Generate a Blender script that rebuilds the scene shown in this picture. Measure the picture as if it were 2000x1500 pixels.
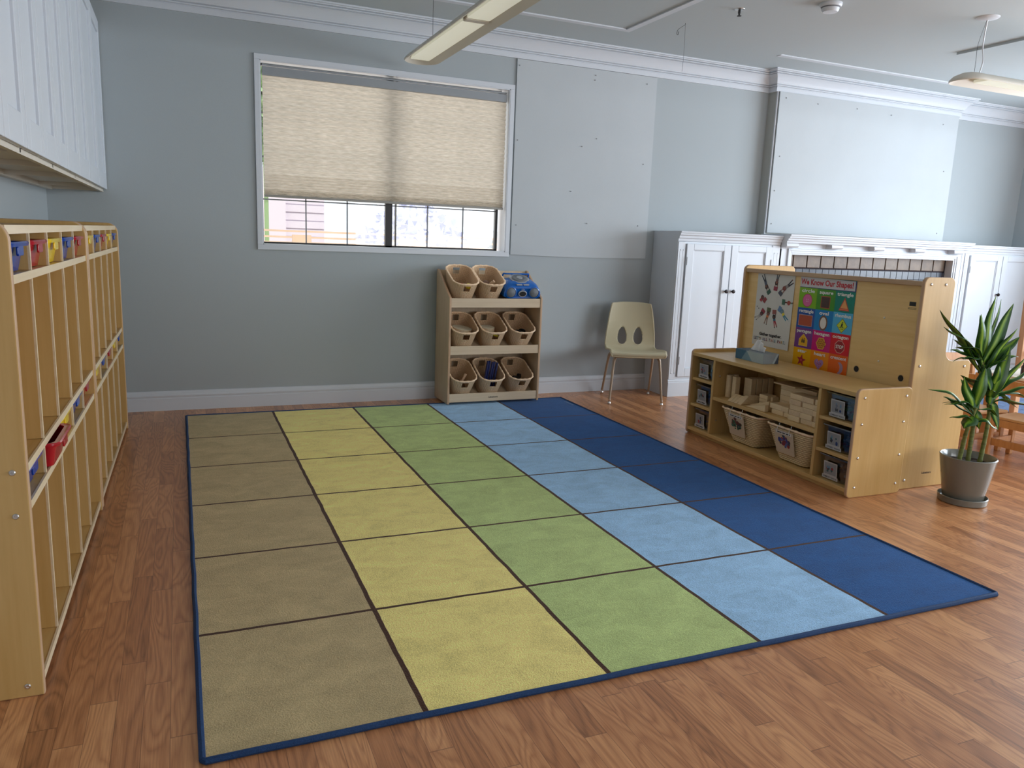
import bpy, bmesh, math, random
from mathutils import Matrix, Vector
random.seed(7)
PI = math.pi
scene = bpy.context.scene
for o in list(bpy.data.objects): bpy.data.objects.remove(o)
COL = scene.collection

# ---------------------------------------------------------------- camera
cam_d = bpy.data.cameras.new('camera')
cam_d.sensor_width = 36.0
cam_d.lens = 1511.43 / 2000 * 36
cam_d.clip_start = 0.05
cam = bpy.data.objects.new('camera', cam_d)
COL.objects.link(cam)
cam.matrix_world = (Matrix.Translation((-0.0013, -5.3623, 1.2294)) @ Matrix.Rotation(math.radians(-23.376), 4, 'Z')
                    @ Matrix.Rotation(math.radians(79.3974), 4, 'X') @ Matrix.Rotation(math.radians(2.2607), 4, 'Z'))
scene.camera = cam

# ---------------------------------------------------------------- view and daylight
scene.view_settings.view_transform = 'Standard'
scene.view_settings.look = 'None'
scene.view_settings.gamma = 1.0
scene.view_settings.exposure = 0.16

def lin(c):
    c = c / 255.0
    return c / 12.92 if c <= 0.04045 else ((c + 0.055) / 1.055) ** 2.4
def rgb(r, g, b): return (lin(r), lin(g), lin(b), 1.0)

world = bpy.data.worlds.new('world'); scene.world = world; world.use_nodes = True
wn = world.node_tree.nodes; wl = world.node_tree.links
bg = wn['Background']; bg.inputs['Color'].default_value = (0.90, 0.95, 1.0, 1); bg.inputs['Strength'].default_value = 1.15

def area(name, loc, rot, sx, sy, power, col):
    d = bpy.data.lights.new(name, 'AREA'); d.shape = 'RECTANGLE'; d.size = sx; d.size_y = sy
    d.energy = power; d.color = col
    o = bpy.data.objects.new(name, d); COL.objects.link(o); o.location = loc; o.rotation_euler = rot
    return o
# daylight coming in at the windows of the right-hand wall, of the wall behind the camera, and outside the blind
area('daylight_right', (7.98, -3.6, 1.60), (0, PI/2 + .12, 0), 1.5, 5.0, 275, (0.78, 0.89, 1.0))
area('daylight_rear', (5.0, -8.85, 1.55), (-PI/2, 0, PI), 3.8, 1.5, 95, (0.94, 0.97, 1.0))
area('daylight_blind', (1.42, 1.25, 1.85), (PI/2, 0, PI), 2.6, 1.8, 23, (1.0, 0.96, 0.92))
sun_d = bpy.data.lights.new('sun', 'SUN'); sun_d.energy = 2.6; sun_d.angle = .01; sun_d.color = (1, .96, .9)
sun = bpy.data.objects.new('sun', sun_d); COL.objects.link(sun); sun.rotation_euler = (math.radians(24), 0, math.radians(14))

# ---------------------------------------------------------------- materials
def nodes(name):
    m = bpy.data.materials.new(name); m.use_nodes = True
    nt = m.node_tree; return m, nt, nt.nodes['Principled BSDF']
def mat(name, col, rough=0.5, metal=0.0, noise=0.0, nscale=8.0, bump=0.0, bscale=60.0, stretch=None, spec=0.5, emit=None, estr=0, coat=0.0):
    m, nt, b = nodes(name)
    b.inputs['Roughness'].default_value = rough; b.inputs['Metallic'].default_value = metal
    b.inputs['Base Color'].default_value = col; b.inputs['Specular IOR Level'].default_value = spec
    b.inputs['Coat Weight'].default_value = coat
    if emit: b.inputs['Emission Color'].default_value = emit; b.inputs['Emission Strength'].default_value = estr
    tc = nt.nodes.new('ShaderNodeTexCoord'); mp = nt.nodes.new('ShaderNodeMapping')
    nt.links.new(tc.outputs['Object'], mp.inputs[0])
    if stretch: mp.inputs['Scale'].default_value = stretch
    if noise:
        n = nt.nodes.new('ShaderNodeTexNoise'); n.inputs['Scale'].default_value = nscale; n.inputs['Detail'].default_value = 5
        nt.links.new(mp.outputs[0], n.inputs['Vector'])
        r = nt.nodes.new('ShaderNodeMix'); r.data_type = 'RGBA'; r.blend_type = 'MULTIPLY'
        r.inputs['A'].default_value = col; r.inputs['Factor'].default_value = 1
        cr = nt.nodes.new('ShaderNodeMapRange'); cr.inputs['From Min'].default_value = .3; cr.inputs['From Max'].default_value = .7
        cr.inputs['To Min'].default_value = 1 - noise; cr.inputs['To Max'].default_value = 1 + noise
        nt.links.new(n.outputs[0], cr.inputs[0]); nt.links.new(cr.outputs[0], r.inputs['B'])
        nt.links.new(r.outputs['Result'], b.inputs['Base Color'])
    if bump:
        n2 = nt.nodes.new('ShaderNodeTexNoise'); n2.inputs['Scale'].default_value = bscale; n2.inputs['Detail'].default_value = 3
        nt.links.new(mp.outputs[0], n2.inputs['Vector'])
        bp = nt.nodes.new('ShaderNodeBump'); bp.inputs['Strength'].default_value = bump; bp.inputs['Distance'].default_value = .003
        nt.links.new(n2.outputs[0], bp.inputs['Height']); nt.links.new(bp.outputs[0], b.inputs['Normal'])
    return m
def wood(name, c1, c2, axis='z', rough=0.42, scale=1.0, k=1.0):
    """pale veneer: fine fibres along one axis, broad soft figure"""
    m, nt, b = nodes(name); N = nt.nodes; L = nt.links
    tc = N.new('ShaderNodeTexCoord'); mp = N.new('ShaderNodeMapping'); L.new(tc.outputs['Object'], mp.inputs[0])
    s = {'x': (1.2, 26, 26), 'y': (26, 1.2, 26), 'z': (26, 26, 1.2)}[axis]
    mp.inputs['Scale'].default_value = [v * scale for v in s]
    n = N.new('ShaderNodeTexNoise'); n.inputs['Scale'].default_value = 2.2; n.inputs['Detail'].default_value = 6; n.inputs['Roughness'].default_value = .6
    L.new(mp.outputs[0], n.inputs['Vector'])
    mp2 = N.new('ShaderNodeMapping'); L.new(tc.outputs['Object'], mp2.inputs[0])
    s2 = {'x': (.8, 5, 5), 'y': (5, .8, 5), 'z': (5, 5, .8)}[axis]; mp2.inputs['Scale'].default_value = s2
    n2 = N.new('ShaderNodeTexNoise'); n2.inputs['Scale'].default_value = 1.5; n2.inputs['Detail'].default_value = 3; n2.inputs['Distortion'].default_value = 1.2
    L.new(mp2.outputs[0], n2.inputs['Vector'])
    ad = N.new('ShaderNodeMath'); ad.operation = 'ADD'; L.new(n.outputs[0], ad.inputs[0]); L.new(n2.outputs[0], ad.inputs[1])
    r = N.new('ShaderNodeMapRange'); r.inputs['From Min'].default_value = .72; r.inputs['From Max'].default_value = 1.28; L.new(ad.outputs[0], r.inputs[0])
    mx = N.new('ShaderNodeMix'); mx.data_type = 'RGBA'; mx.inputs['A'].default_value = c1; mx.inputs['B'].default_value = c2
    L.new(r.outputs[0], mx.inputs['Factor']); L.new(mx.outputs['Result'], b.inputs['Base Color'])
    b.inputs['Roughness'].default_value = rough
    return m

M = {}
M['wall'] = mat('wall_paint', rgb(172, 179, 182), .75, bump=.15, bscale=220)
M['white'] = mat('white_trim_paint', rgb(212, 216, 222), .38)
M['cabwhite'] = mat('cabinet_paint', rgb(214, 219, 226), .4)
M['ceiling'] = mat('ceiling_paint', rgb(188, 197, 200), .85, bump=.1, bscale=150)
M['board'] = mat('board_paint', rgb(188, 193, 196), .7, noise=.02, nscale=3, bump=.1, bscale=90)
M['maple'] = wood('maple_panel', rgb(214, 177, 115), rgb(202, 162, 97), 'z')
M['mapley'] = wood('maple_panel_long', rgb(214, 177, 115), rgb(202, 162, 97), 'y')
M['maplex'] = wood('maple_panel_cross', rgb(224, 193, 142), rgb(207, 172, 118), 'x')
M['edge'] = wood('maple_edge', rgb(206, 172, 138), rgb(190, 152, 118), 'z')
M['edgey'] = wood('maple_edge_long', rgb(200, 168, 132), rgb(184, 148, 112), 'y')
M['railw'] = wood('pale_maple_rail', rgb(236, 216, 184), rgb(222, 198, 160), 'y')
M['birch'] = wood('birch_panel', rgb(214, 190, 158), rgb(198, 172, 138), 'z')
M['birchx'] = wood('birch_rail', rgb(222, 200, 170), rgb(206, 182, 150), 'x')
M['block'] = wood('block_wood', rgb(238, 210, 164), rgb(220, 188, 142), 'y', .55)
M['blockx'] = wood('block_wood_end', rgb(228, 200, 160), rgb(210, 178, 136), 'x', .55)
M['oak'] = wood('kid_furniture_wood', rgb(204, 150, 98), rgb(184, 128, 78), 'z', .4)
M['metal'] = mat('bright_metal', (.7, .68, .66, 1), .28, 1.0)
M['dark'] = mat('dark_metal', rgb(26, 24, 24), .45)
M['black'] = mat('black', rgb(14, 13, 14), .4)
M['bronze'] = mat('bronze_knob', rgb(38, 30, 30), .3, .6)
M['beige'] = mat('lamp_shell', rgb(212, 206, 194), .5)
M['lens'] = mat('lamp_lens', rgb(226, 228, 208), .35, emit=(1, 1, .84, 1), estr=.26)
M['shell'] = mat('tan_plastic', rgb(202, 190, 158), .45, bump=.12, bscale=300)
M['tube'] = mat('tan_tube', rgb(176, 156, 134), .35, .25)
M['pot'] = mat('grey_glaze', rgb(122, 122, 114), .22, coat=.3)
M['soil'] = mat('soil', rgb(46, 34, 28), .95, noise=.5, nscale=90, bump=1, bscale=80)
M['white_paper'] = mat('paper', rgb(222, 220, 214), .5)
M['tissue'] = mat('tissue', rgb(238, 236, 234), .8)
M['string'] = mat('string', rgb(190, 190, 188), .6)
M['cream'] = mat('cream_laminate', rgb(232, 222, 206), .4)
M['groove'] = mat('groove', rgb(120, 122, 128), .7)

def clear_mat():
    m, nt, b = nodes('clear_plastic'); N = nt.nodes; L = nt.links
    out = N['Material Output']; t = N.new('ShaderNodeBsdfTransparent'); t.inputs[0].default_value = (.86, .88, .87, 1)
    g = N.new('ShaderNodeBsdfGlossy'); g.inputs['Roughness'].default_value = .12
    lw = N.new('ShaderNodeLayerWeight'); lw.inputs[0].default_value = .35
    mr = N.new('ShaderNodeMapRange'); mr.inputs['To Min'].default_value = .06; mr.inputs['To Max'].default_value = .6
    L.new(lw.outputs['Facing'], mr.inputs[0])
    mx = N.new('ShaderNodeMixShader'); L.new(mr.outputs[0], mx.inputs[0]); L.new(t.outputs[0], mx.inputs[1]); L.new(g.outputs[0], mx.inputs[2])
    L.new(mx.outputs[0], out.inputs[0]); return m
M['clear'] = clear_mat()
def glass_mat():
    m, nt, b = nodes('window_glass'); N = nt.nodes; L = nt.links
    out = N['Material Output']; t = N.new('ShaderNodeBsdfTransparent'); t.inputs[0].default_value = (.97, .98, .98, 1)
    g = N.new('ShaderNodeBsdfGlossy'); g.inputs['Roughness'].default_value = .02
    mx = N.new('ShaderNodeMixShader'); mx.inputs[0].default_value = .05; L.new(t.outputs[0], mx.inputs[1]); L.new(g.outputs[0], mx.inputs[2])
    L.new(mx.outputs[0], out.inputs[0]); return m
M['glass'] = glass_mat()
def blind_mat():
    m, nt, b = nodes('blind_fabric'); N = nt.nodes; L = nt.links; out = N['Material Output']
    tc = N.new('ShaderNodeTexCoord'); mp = N.new('ShaderNodeMapping'); L.new(tc.outputs['Object'], mp.inputs[0])
    mp.inputs['Scale'].default_value = (14, 14, 120)
    n = N.new('ShaderNodeTexNoise'); n.inputs['Scale'].default_value = 1.3; n.inputs['Detail'].default_value = 4; L.new(mp.outputs[0], n.inputs['Vector'])
    cr = N.new('ShaderNodeMapRange'); cr.inputs['From Min'].default_value = .3; cr.inputs['From Max'].default_value = .7; L.new(n.outputs[0], cr.inputs[0])
    mx = N.new('ShaderNodeMix'); mx.data_type = 'RGBA'; L.new(cr.outputs[0], mx.inputs['Factor'])
    mx.inputs['A'].default_value = rgb(190, 182, 168); mx.inputs['B'].default_value = rgb(222, 214, 202)
    d = N.new('ShaderNodeBsdfDiffuse'); t = N.new('ShaderNodeBsdfTranslucent')
    L.new(mx.outputs['Result'], d.inputs[0]); L.new(mx.outputs['Result'], t.inputs[0])
    s = N.new('ShaderNodeMixShader'); s.inputs[0].default_value = .42; L.new(d.outputs[0], s.inputs[1]); L.new(t.outputs[0], s.inputs[2])
    L.new(s.outputs[0], out.inputs[0]); return m
M['blind'] = blind_mat()

def wicker_mat(name, c1, c2, ribs):
    """ribs=True: close upright canes; ribs=False: horizontal weave over stakes (uv based)"""
    m, nt, b = nodes(name); N = nt.nodes; L = nt.links
    uv = N.new('ShaderNodeUVMap'); sp = N.new('ShaderNodeSeparateXYZ'); L.new(uv.outputs[0], sp.inputs[0])
    def math_(op, a, bb=None):
        q = N.new('ShaderNodeMath'); q.operation = op
        for i, v in enumerate((a, bb)):
            if v is None: continue
            if isinstance(v, (int, float)): q.inputs[i].default_value = v
            else: L.new(v, q.inputs[i])
        return q.outputs[0]
    if ribs:
        su = math_('SINE', math_('MULTIPLY', sp.outputs['X'], 2 * PI * 110.0)); sv = math_('SINE', math_('MULTIPLY', sp.outputs['Y'], 2 * PI * 75.0))
        h = math_('ADD', su, math_('MULTIPLY', sv, .25))
    else:
        ph = math_('MULTIPLY', math_('FLOOR', math_('MULTIPLY', sp.outputs['Y'], 85.0)), PI)
        su = math_('SINE', math_('ADD', math_('MULTIPLY', sp.outputs['X'], 2 * PI * 34.0), ph))
        sv = math_('ABSOLUTE', math_('SINE', math_('MULTIPLY', sp.outputs['Y'], PI * 85.0)))
        h = math_('ADD', math_('MULTIPLY', su, .22), sv)
    mr = N.new('ShaderNodeMapRange'); mr.inputs['From Min'].default_value = -1 if ribs else -.3; mr.inputs['From Max'].default_value = 1 if ribs else 1.2
    L.new(h, mr.inputs[0])
    n = N.new('ShaderNodeTexNoise'); n.inputs['Scale'].default_value = 40; ad = math_('ADD', mr.outputs[0], math_('MULTIPLY', math_('SUBTRACT', n.outputs[0], .5), .6))
    mx = N.new('ShaderNodeMix'); mx.data_type = 'RGBA'; mx.inputs['A'].default_value = c2; mx.inputs['B'].default_value = c1
    L.new(ad, mx.inputs['Factor']); L.new(mx.outputs['Result'], b.inputs['Base Color'])
    bp = N.new('ShaderNodeBump'); bp.inputs['Strength'].default_value = .8; bp.inputs['Distance'].default_value = .004
    L.new(h, bp.inputs['Height']); L.new(bp.outputs[0], b.inputs['Normal']); b.inputs['Roughness'].default_value = .6
    return m
M['wicker'] = wicker_mat('wicker_ribs', rgb(255, 224, 186), rgb(226, 178, 130), True)
M['weave'] = wicker_mat('wicker_weave', rgb(240, 216, 168), rgb(172, 134, 86), False)
M['rimw'] = mat('wicker_rim', rgb(255, 220, 182), .6, noise=.15, nscale=120, bump=.8, bscale=160)

def floor_mat():
    m, nt, b = nodes('laminate_strips'); N = nt.nodes; L = nt.links
    tc = N.new('ShaderNodeTexCoord'); sp = N.new('ShaderNodeSeparateXYZ'); L.new(tc.outputs['Object'], sp.inputs[0])
    def q(op, a, b_=None, c_=None):
        n = N.new('ShaderNodeMath'); n.operation = op
        for i, v in enumerate((a, b_, c_)):
            if v is None: continue
            if isinstance(v, (int, float)): n.inputs[i].default_value = v
            else: L.new(v, n.inputs[i])
        return n.outputs[0]
    X, Y = sp.outputs['X'], sp.outputs['Y']
    xs = q('DIVIDE', X, .064); row = q('FLOOR', xs)
    wn_ = N.new('ShaderNodeTexWhiteNoise'); wn_.noise_dimensions = '1D'; L.new(row, wn_.inputs['W'])
    ys = q('DIVIDE', q('ADD', Y, q('MULTIPLY', wn_.outputs['Value'], 3.0)), .60); colr = q('FLOOR', ys)
    cb = N.new('ShaderNodeCombineXYZ'); L.new(row, cb.inputs[0]); L.new(colr, cb.inputs[1])
    w2 = N.new('ShaderNodeTexWhiteNoise'); w2.noise_dimensions = '2D'; L.new(cb.outputs[0], w2.inputs['Vector'])
    rnd = w2.outputs['Value']
    # grain, offset per strip
    off = q('MULTIPLY', rnd, 37.0)
    gv = N.new('ShaderNodeCombineXYZ'); L.new(q('ADD', q('MULTIPLY', X, 9.0), off), gv.inputs[0]); L.new(q('ADD', q('MULTIPLY', Y, 1.5), off), gv.inputs[1])
    n1 = N.new('ShaderNodeTexNoise'); n1.inputs['Scale'].default_value = 1.0; n1.inputs['Detail'].default_value = 1.5; n1.inputs['Distortion'].default_value = .6; L.new(gv.outputs[0], n1.inputs['Vector'])
    rings = q('ABSOLUTE', q('SINE', q('MULTIPLY', n1.outputs[0], 46.0)))
    fv = N.new('ShaderNodeCombineXYZ'); L.new(q('ADD', q('MULTIPLY', X, 260.0), off), fv.inputs[0]); L.new(q('MULTIPLY', Y, 9.0), fv.inputs[1])
    n2 = N.new('ShaderNodeTexNoise'); n2.inputs['Scale'].default_value = 1.0; n2.inputs['Detail'].default_value = 4; L.new(fv.outputs[0], n2.inputs['Vector'])
    g = q('ADD', q('MULTIPLY', rings, .34), q('MULTIPLY', n2.outputs[0], .8))
    rp = N.new('ShaderNodeValToRGB'); L.new(q('ADD', q('MULTIPLY', rnd, .42), q('SUBTRACT', q('MULTIPLY', g, .80), .19)), rp.inputs[0])
    e = rp.color_ramp.elements; e[0].position = 0.0; e[0].color = rgb(130, 84, 54); e[1].position = 1.0; e[1].color = rgb(236, 174, 120)
    e2 = e.new(.45); e2.color = rgb(190, 128, 84)
    # seams
    fx = q('FRACT', xs); sx = q('MINIMUM', fx, q('SUBTRACT', 1.0, fx)); fy = q('FRACT', ys); sy = q('MINIMUM', fy, q('SUBTRACT', 1.0, fy))
    seam = q('MULTIPLY', q('GREATER_THAN', sx, .012), q('GREATER_THAN', sy, .0022))
    mx = N.new('ShaderNodeMix'); mx.data_type = 'RGBA'; mx.inputs['A'].default_value = rgb(104, 66, 46); L.new(rp.outputs[0], mx.inputs['B']); L.new(q('ADD', q('MULTIPLY', seam, .6), .4), mx.inputs['Factor'])
    L.new(mx.outputs['Result'], b.inputs['Base Color'])
    rr = N.new('ShaderNodeMapRange'); rr.inputs['To Min'].default_value = .24; rr.inputs['To Max'].default_value = .36; L.new(n2.outputs[0], rr.inputs[0]); L.new(rr.outputs[0], b.inputs['Roughness'])
    bp = N.new('ShaderNodeBump'); bp.inputs['Strength'].default_value = .08; bp.inputs['Distance'].default_value = .001; L.new(g, bp.inputs['Height']); L.new(bp.outputs[0], b.inputs['Normal'])
    return m
M['floor'] = floor_mat()

RUGX0, RUGX1, CW, CH = 0.006, 2.742, .548, .6035
def rug_mat():
    m, nt, b = nodes('rug_pile'); N = nt.nodes; L = nt.links
    tc = N.new('ShaderNodeTexCoord'); sp = N.new('ShaderNodeSeparateXYZ'); L.new(tc.outputs['Object'], sp.inputs[0])
    def q(op, a, b_=None):
        n = N.new('ShaderNodeMath'); n.operation = op
        for i, v in enumerate((a, b_)):
            if v is None: continue
            if isinstance(v, (int, float)): n.inputs[i].default_value = v
            else: L.new(v, n.inputs[i])
        return n.outputs[0]
    wob = N.new('ShaderNodeTexNoise'); wob.inputs['Scale'].default_value = 9; wob.inputs['Detail'].default_value = 2; L.new(tc.outputs['Object'], wob.inputs['Vector'])
    X = q('ADD', sp.outputs['X'], q('MULTIPLY', q('SUBTRACT', wob.outputs[0], .5), .008)); Y = q('ADD', sp.outputs['Y'], q('MULTIPLY', q('SUBTRACT', wob.outputs[0], .5), -.010))
    cx = q('DIVIDE', X, CW); cy = q('DIVIDE', q('MULTIPLY', Y, -1.0), CH)
    rp = N.new('ShaderNodeValToRGB'); rp.color_ramp.interpolation = 'CONSTANT'; L.new(q('DIVIDE', cx, 5.0), rp.inputs[0])
    cols = [rgb(198, 176, 130), rgb(255, 236, 146), rgb(196, 214, 138), rgb(166, 208, 244), rgb(10, 82, 146)]
    e = rp.color_ramp.elements; e[0].position = 0; e[0].color = cols[0]; e[1].position = .2; e[1].color = cols[1]
    for i in (2, 3, 4): e.new(i * .2).color = cols[i]
    # mottled dye and pile shading
    mp = N.new('ShaderNodeMapping'); mp.inputs['Scale'].default_value = (4.0, 6.0, 1); mp.inputs['Rotation'].default_value = (0, 0, .25); L.new(tc.outputs['Object'], mp.inputs[0])
    n1 = N.new('ShaderNodeTexNoise'); n1.inputs['Scale'].default_value = 1.7; n1.inputs['Detail'].default_value = 8; n1.inputs['Roughness'].default_value = .62; n1.inputs['Distortion'].default_value = .8; L.new(mp.outputs[0], n1.inputs['Vector'])
    n2 = N.new('ShaderNodeTexNoise'); n2.inputs['Scale'].default_value = 240; n2.inputs['Detail'].default_value = 3; L.new(tc.outputs['Object'], n2.inputs['Vector'])
    v = q('ADD', q('MULTIPLY', q('SUBTRACT', n1.outputs[0], .5), .72), q('MULTIPLY', q('SUBTRACT', n2.outputs[0], .5), .75))
    v = q('ADD', v, 1.0)
    hs = N.new('ShaderNodeVectorMath'); hs.operation = 'SCALE'; L.new(rp.outputs[0], hs.inputs[0]); L.new(v, hs.inputs['Scale'])
    # brown lines between the squares; narrower between the rows
    ccx = q('ROUND', cx); dx = q('MULTIPLY', q('ABSOLUTE', q('SUBTRACT', cx, ccx)), CW); okx = q('MULTIPLY', q('GREATER_THAN', ccx, .5), q('LESS_THAN', ccx, 4.5))
    lx = q('MULTIPLY', q('LESS_THAN', dx, .0076), okx)
    ccy = q('ROUND', cy); dy = q('MULTIPLY', q('ABSOLUTE', q('SUBTRACT', cy, ccy)), CH); oky = q('MULTIPLY', q('GREATER_THAN', ccy, .5), q('LESS_THAN', ccy, 5.5))
    ly = q('MULTIPLY', q('LESS_THAN', dy, .0066), oky)
    ln = q('MAXIMUM', lx, ly)
    mx = N.new('ShaderNodeMix'); mx.data_type = 'RGBA'; L.new(ln, mx.inputs['Factor']); L.new(hs.outputs[0], mx.inputs['A']); mx.inputs['B'].default_value = rgb(74, 44, 24)
    L.new(mx.outputs['Result'], b.inputs['Base Color']); b.inputs['Roughness'].default_value = .95; b.inputs['Specular IOR Level'].default_value = .1
    b.inputs['Sheen Weight'].default_value = .12
    bp = N.new('ShaderNodeBump'); bp.inputs['Strength'].default_value = .7; bp.inputs['Distance'].default_value = .003; L.new(n2.outputs[0], bp.inputs['Height']); L.new(bp.outputs[0], b.inputs['Normal'])
    return m
M['rug'] = rug_mat()
M['binding'] = mat('navy_binding', rgb(22, 60, 106), .8, noise=.2, nscale=200, bump=.6, bscale=400)
for k, c in dict(blue=(22, 66, 158), red=(176, 20, 36), yellow=(240, 204, 30)).items():
    M['bin_' + k] = mat('bin_' + k, rgb(*c), .22, coat=.2)
M['bblue'] = mat('boombox_blue', rgb(8, 98, 184), .25, coat=.4)
M['bgrey'] = mat('speaker_grille', rgb(112, 116, 120), .5, bump=.5, bscale=500)
M['silver'] = mat('silver_plastic', rgb(170, 174, 180), .3, .4)

# ---------------------------------------------------------------- mesh helpers
def link(name, bm, mats, parent=None, loc=(0, 0, 0), rot=None, smooth=False, bevel=0, seg=2, angle=40):
    bmesh.ops.recalc_face_normals(bm, faces=bm.faces) if not getattr(bm, '_keep', False) else None
    me = bpy.data.meshes.new(name); bm.to_mesh(me); bm.free()
    for m in (mats if isinstance(mats, (list, tuple)) else [mats]): me.materials.append(m)
    o = bpy.data.objects.new(name, me); COL.objects.link(o); o.location = loc
    if rot: o.rotation_euler = rot
    if parent: o.parent = parent
    if bevel:
        md = o.modifiers.new('bevel', 'BEVEL'); md.width = bevel; md.segments = seg; md.limit_method = 'ANGLE'; md.angle_limit = math.radians(35)
    if smooth:
        for p in me.polygons: p.use_smooth = True
        try: me.set_sharp_from_angle(angle=math.radians(angle))
        except Exception: pass
    return o
def NB(): return bmesh.new()
def box(bm, x0, x1, y0, y1, z0, z1, mi=0):
    vs = [bm.verts.new((x, y, z)) for x in (x0, x1) for y in (y0, y1) for z in (z0, z1)]
    for f in ((0, 1, 3, 2), (4, 6, 7, 5), (0, 4, 5, 1), (2, 3, 7, 6), (0, 2, 6, 4), (1, 5, 7, 3)):
        fc = bm.faces.new([vs[i] for i in f]); fc.material_index = mi
    return vs
def prism(bm, pts, axis, a0, a1, mi=0, mcap=None):
    """extrude a 2D outline along an axis; pts are in the other two axes (x,y,z order)"""
    def P(p, a):
        return {'x': (a, p[0], p[1]), 'y': (p[0], a, p[1]), 'z': (p[0], p[1], a)}[axis]
    A = [bm.verts.new(P(p, a0)) for p in pts]; B = [bm.verts.new(P(p, a1)) for p in pts]
    n = len(pts); fs = [bm.faces.new(A), bm.faces.new(B[::-1])]
    for f in fs: f.material_index = mi if mcap is None else mcap
    for i in range(n):
        f = bm.faces.new((A[i], B[i], B[(i + 1) % n], A[(i + 1) % n])); f.material_index = mi
    return A + B
def rounded(x0, x1, y0, y1, r, n=6, corners=(1, 1, 1, 1)):
    """outline, corners in order (x0,y0) (x1,y0) (x1,y1) (x0,y1)"""
    out = []
    for (cx, cy, sx, sy, a0), on in zip(((x0, y0, 1, 1, PI), (x1, y0, -1, 1, 1.5 * PI), (x1, y1, -1, -1, 0), (x0, y1, 1, -1, .5 * PI)), corners):
        if not on: out.append((cx, cy)); continue
        for i in range(n + 1):
            a = a0 + i / n * PI / 2; out.append((cx + sx * r + r * math.cos(a), cy + sy * r + r * math.sin(a)))
    return out
def lathe(bm, prof, c=(0, 0, 0), n=32, mi=0, axis='z', cap=False):
    rings = []
    for r, z in prof:
        ring = []
        for i in range(n):
            a = 2 * PI * i / n; u, v = r * math.cos(a), r * math.sin(a)
            p = {'z': (u, v, z), 'x': (z, u, v), 'y': (u, z, v)}[axis]
            ring.append(bm.verts.new((c[0] + p[0], c[1] + p[1], c[2] + p[2])))
        rings.append(ring)
    for a, b in zip(rings, rings[1:]):
        for i in range(n):
            f = bm.faces.new((a[i], a[(i + 1) % n], b[(i + 1) % n], b[i])); f.material_index = mi
    if cap:
        for r_ in (rings[0], rings[-1]): bm.faces.new(r_).material_index = mi
    return rings
def tube(bm, pts, r, n=8, closed=False, mi=0, cap=True):
    pts = [Vector(p) for p in pts]; N = len(pts); rings = []; up = Vector((0, 0, 1)); prev = None
    for i, p in enumerate(pts):
        if closed: t = pts[(i + 1) % N] - pts[i - 1]
        else: t = pts[min(i + 1, N - 1)] - pts[max(i - 1, 0)]
        t.normalize()
        if prev is None:
            u = t.cross(up)
            if u.length < 1e-3: u = t.cross(Vector((1, 0, 0)))
        else: u = prev - t * prev.dot(t)
        u.normalize(); prev = u; v = t.cross(u)
        rr = r[i] if isinstance(r, (list, tuple)) else r
        rings.append([bm.verts.new(p + rr * (math.cos(2 * PI * k / n) * u + math.sin(2 * PI * k / n) * v)) for k in range(n)])
    m = N if closed else N - 1
    for i in range(m):
        a, b = rings[i], rings[(i + 1) % N]
        for k in range(n):
            bm.faces.new((a[k], a[(k + 1) % n], b[(k + 1) % n], b[k])).material_index = mi
    if not closed and cap:
        bm.faces.new(rings[0]).material_index = mi; bm.faces.new(rings[-1][::-1]).material_index = mi
def smooth_path(P, k=6):
    P = [Vector(p) for p in P]; out = []
    for i in range(len(P) - 1):
        p0, p1, p2, p3 = P[max(i - 1, 0)], P[i], P[i + 1], P[min(i + 2, len(P) - 1)]
        for j in range(k):
            t = j / k
            out.append(.5 * ((2 * p1) + (p2 - p0) * t + (2 * p0 - 5 * p1 + 4 * p2 - p3) * t * t + (3 * p1 - p0 - 3 * p2 + p3) * t ** 3))
    out.append(P[-1]); return out
def poly2d(bm, pts, T, d, mi):
    """flat printed shape: T maps (u, v, d) to 3D"""
    vs = [bm.verts.new(T(u, v, d)) for u, v in pts]; f = bm.faces.new(vs); f.material_index = mi; return f
def ell(cx, cy, rx, ry, n=24, a0=0): return [(cx + rx * math.cos(a0 + 2 * PI * i / n), cy + ry * math.sin(a0 + 2 * PI * i / n)) for i in range(n)]
def text_into(bm, s, size, T, cu, cv, d, mi, bold=0.0, align='CENTER', squeeze=1.0, maxw=None):
    cd = bpy.data.curves.new('t', 'FONT'); cd.body = s; cd.size = size; cd.align_x = align; cd.offset = bold; cd.resolution_u = 3
    ob = bpy.data.objects.new('t', cd); COL.objects.link(ob)
    dg = bpy.context.evaluated_depsgraph_get(); me = bpy.data.meshes.new_from_object(ob.evaluated_get(dg))
    xs = [v.co.x for v in me.vertices] or [0]
    w = max(xs) - min(xs)
    if maxw and w > 0: squeeze = maxw / w
    vs = [bm.verts.new(T(cu + v.co.x * squeeze, cv + v.co.y, d)) for v in me.vertices]
    for p in me.polygons:
        try: bm.faces.new([vs[i] for i in p.vertices]).material_index = mi
        except ValueError: pass
    bpy.data.objects.remove(ob); bpy.data.curves.remove(cd); bpy.data.meshes.remove(me)

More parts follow.
